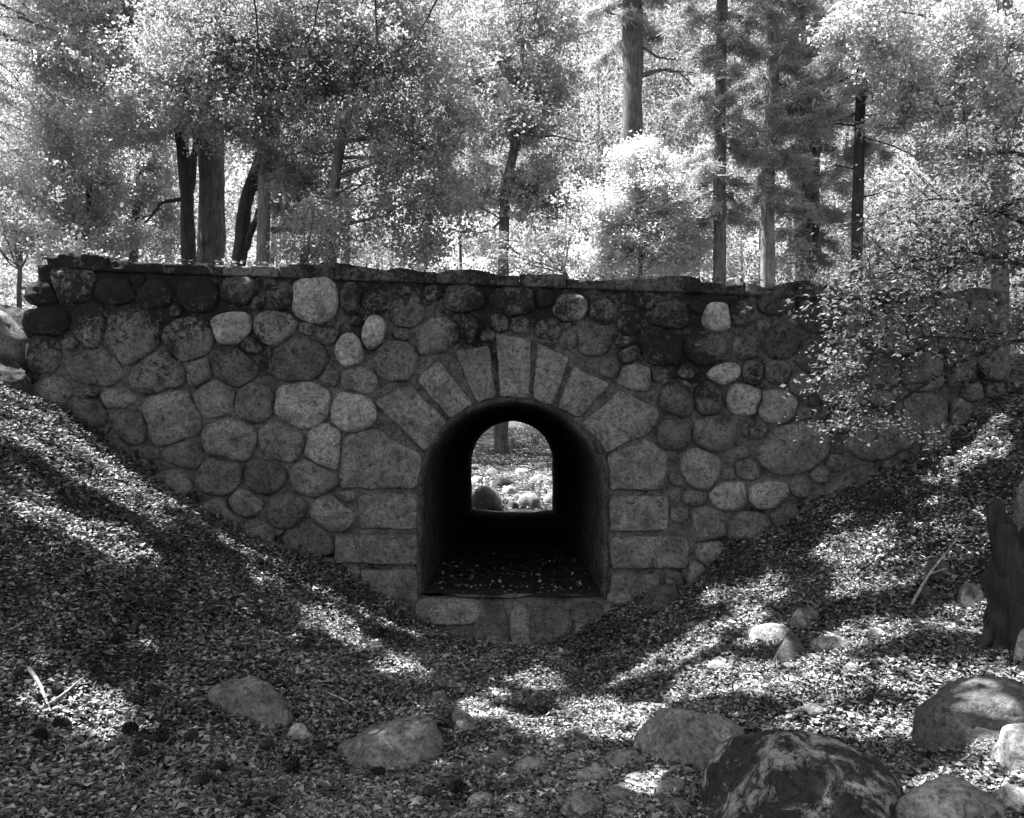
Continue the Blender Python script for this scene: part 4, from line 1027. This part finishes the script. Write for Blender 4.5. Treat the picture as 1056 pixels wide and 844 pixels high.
def bed_stones():
    r = np.random.default_rng(412); proto = []
    for k in range(4):
        V, Fc = ICO3; V = V.copy()
        for _ in range(5):
            n = r.normal(size=3); n /= np.linalg.norm(n); V -= np.outer(np.clip(V@n-r.uniform(.6, .85), 0, None)*.85, n)
        V *= (1+.12*fbm(V[:, 0]*2, V[:, 1]*2, V[:, 2]*2+k, k))[:, None]; V *= np.array([1, .8, .55])
        proto.append(V)
    spots = [(478, 752, 16), (500, 792, 14), (548, 796, 20), (560, 812, 16), (590, 790, 16), (612, 804, 20), (640, 826, 22), (655, 806, 14), (700, 838, 18), (540, 776, 12), (575, 770, 12), (520, 806, 12), (600, 770, 14), (640, 845, 18),
             (495, 830, 16), (470, 800, 14), (450, 742, 12), (556, 834, 14), (686, 826, 14), (500, 690, 10), (455, 690, 10), (715, 648, 12), (742, 690, 12), (880, 690, 12), (905, 655, 11), (700, 700, 11), (840, 735, 13), (790, 720, 10), (750, 640, 9), (436, 634, 20), (624, 632, 22), (470, 655, 18), (512, 664, 16), (560, 660, 20), (600, 650, 18), (640, 618, 16), (415, 628, 12)]
    for k, (a, b, w) in enumerate(spots):
        x_, y_, z_ = ground_px(a, b); s_ = w/F*y_*r.uniform(.8, 1.1); V, Fc = ICO3
        if k < 4: o = mesh_obj('stone', proto[k], Fc, M_ROCK, color=.17); base_ = proto; bed_stones.m = getattr(bed_stones, 'm', [])+[o]
        else: o = bed_stones.m[k % 4].copy(); COL.objects.link(o)
        t = r.uniform(.1, .24); o.color = (t, t, t, 1); o.location = (x_, y_, z_+s_*.15); o.scale = (s_, s_, s_); o.rotation_euler = (0, 0, r.uniform(0, 6))
        tag(o, 'small rounded stone half buried in the leaves of the dry stream bed', 'stone', 'small stones half buried in the stream bed')
bed_stones()
def stump():
    r = np.random.default_rng(310); root = thing('tree_stump', 'dark rotten tree stump standing at the right edge among stones', 'stump')
    gx, gy, gz = ground_px(1046, 676); gy += .12; gx = (1052-CX)/F*gy; base = np.array([gx, gy, float(ground(gx, gy))-.1]); top = EYE+(HY-558)/F*gy
    n, m = 40, 22; V = []
    for k in range(m):
        t = k/(m-1); z = base[2]+(top-base[2])*t
        for i in range(n):
            a = 2*math.pi*i/n
            R = .20*(1+.9*math.exp(-t*7)*(1+.5*math.cos(a*4+1)))+.07*float(fbm(math.cos(a)*2, math.sin(a)*2, t*3, 5))+.02*float(vnoise(math.cos(a)*9, math.sin(a)*9, t*5, 5))+.02*math.sin(a*9+t*1.5)
            R *= 1+.12*t
            zz = z+(.34*float(vnoise(math.cos(a)*2.5, math.sin(a)*2.5, 3, 6)) if k > m-4 else 0)
            V.append((base[0]+R*math.cos(a)+.05*t, base[1]+R*math.sin(a), zz))
    Fc = [[k*n+i, k*n+(i+1) % n, (k+1)*n+(i+1) % n, (k+1)*n+i] for k in range(m-1) for i in range(n)]
    # hollow top
    b = len(V)
    for s_, dz in ((.8, -.02), (.6, -.12), (.3, -.2)):
        for i in range(n):
            q = V[(m-1)*n+i]; V.append((base[0]+.05+(q[0]-base[0]-.05)*s_, base[1]+(q[1]-base[1])*s_, q[2]+dz))
    rr = [(m-1)*n, b, b+n, b+2*n]
    for u in range(3):
        for i in range(n): Fc.append([rr[u]+i, rr[u]+(i+1) % n, rr[u+1]+(i+1) % n, rr[u+1]+i])
    Fc.append([rr[3]+i for i in range(n)])
    mesh_obj('stump_wood', V, Fc, M_STUMP, root)
    for k, a in enumerate((3.3, 4.9)):
        e = base+np.array([math.cos(a)*.36, math.sin(a)*.36, 0]); e[2] = float(ground(e[0], e[1]))-.02
        s0 = base+np.array([math.cos(a)*.15, math.sin(a)*.15, .28])
        V, Fc = tube_arrays(wiggle(s0, e, 8, .012, r), np.linspace(.07, .02, 8), 8, k); mesh_obj('root', V, Fc, M_STUMP, root)
    based(root, base)
stump()
def sprout(px, py, h, label, seed):
    r = np.random.default_rng(seed); root = thing('seedling', label, 'plant')
    b = gpt(px, py, -.02); parts = []; Cc = []
    for k in range(7):
        e = b+np.array([r.normal()*.09, r.normal()*.07, h*r.uniform(.5, 1)])
        parts.append(tube_arrays(wiggle(b+r.normal(size=3)*.02, e, 6, .006, r), np.linspace(.008, .003, 6), 5, k)); Cc.append(e+r.normal(size=(10, 3))*.04)
    V, Fc = merge(parts); mesh_obj('stems', V, Fc, M_BARKD, root)
    V, Fc = leaves(np.vstack(Cc), .05, r, up=.3); mesh_obj('leaves', V, Fc, M_CANOPY, root, smooth=False); based(root, b)
sprout(963, 492, .36, 'dark scrubby seedling under the long stone on the right bank', 1)
sprout(910, 524, .22, 'small dark seedling at the wall foot, lower of two on the right bank', 2)

# ------------------------------------------------------------------ light, sky, camera
w = bpy.data.worlds.new('World'); SC.world = w; w.use_nodes = True
nt = w.node_tree; bg = nt.nodes['Background']
sky = nt.nodes.new('ShaderNodeTexSky'); sky.sky_type = 'NISHITA'; sky.sun_disc = False
el = math.asin(SUN[2]); az = math.atan2(SUN[0], SUN[1])
sky.sun_elevation = el; sky.sun_rotation = az; sky.dust_density = 3
bw = nt.nodes.new('ShaderNodeRGBToBW'); nt.links.new(sky.outputs[0], bw.inputs[0]); nt.links.new(bw.outputs[0], bg.inputs[0])
bg.inputs[1].default_value = .085
sl = bpy.data.lights.new('sun', 'SUN'); sl.energy = 5; sl.angle = math.radians(.5); sl.color = (1, 1, 1)
so = bpy.data.objects.new('sun', sl); COL.objects.link(so)
so.rotation_euler = Vector([float(t) for t in SUN]).to_track_quat('Z', 'Y').to_euler(); so.location = (-10, 4, 20)
cd = bpy.data.cameras.new('camera'); cam = bpy.data.objects.new('camera', cd); COL.objects.link(cam); SC.camera = cam
cam.location = (0, 0, EYE); cam.rotation_euler = (math.radians(90), 0, 0)
cd.sensor_width = 36; cd.lens = 36*F/1056; cd.shift_y = (HY-422)/1056; cd.clip_end = 1500; cd.clip_start = .05
SC.view_settings.view_transform = 'Standard'; SC.view_settings.look = 'None'; SC.view_settings.gamma = 1; SC.view_settings.exposure = 2.3
SC.cycles.max_bounces = 6; SC.cycles.diffuse_bounces = 4; SC.cycles.transmission_bounces = 4; SC.cycles.use_denoising = True
SC.cycles.sample_clamp_indirect = 8
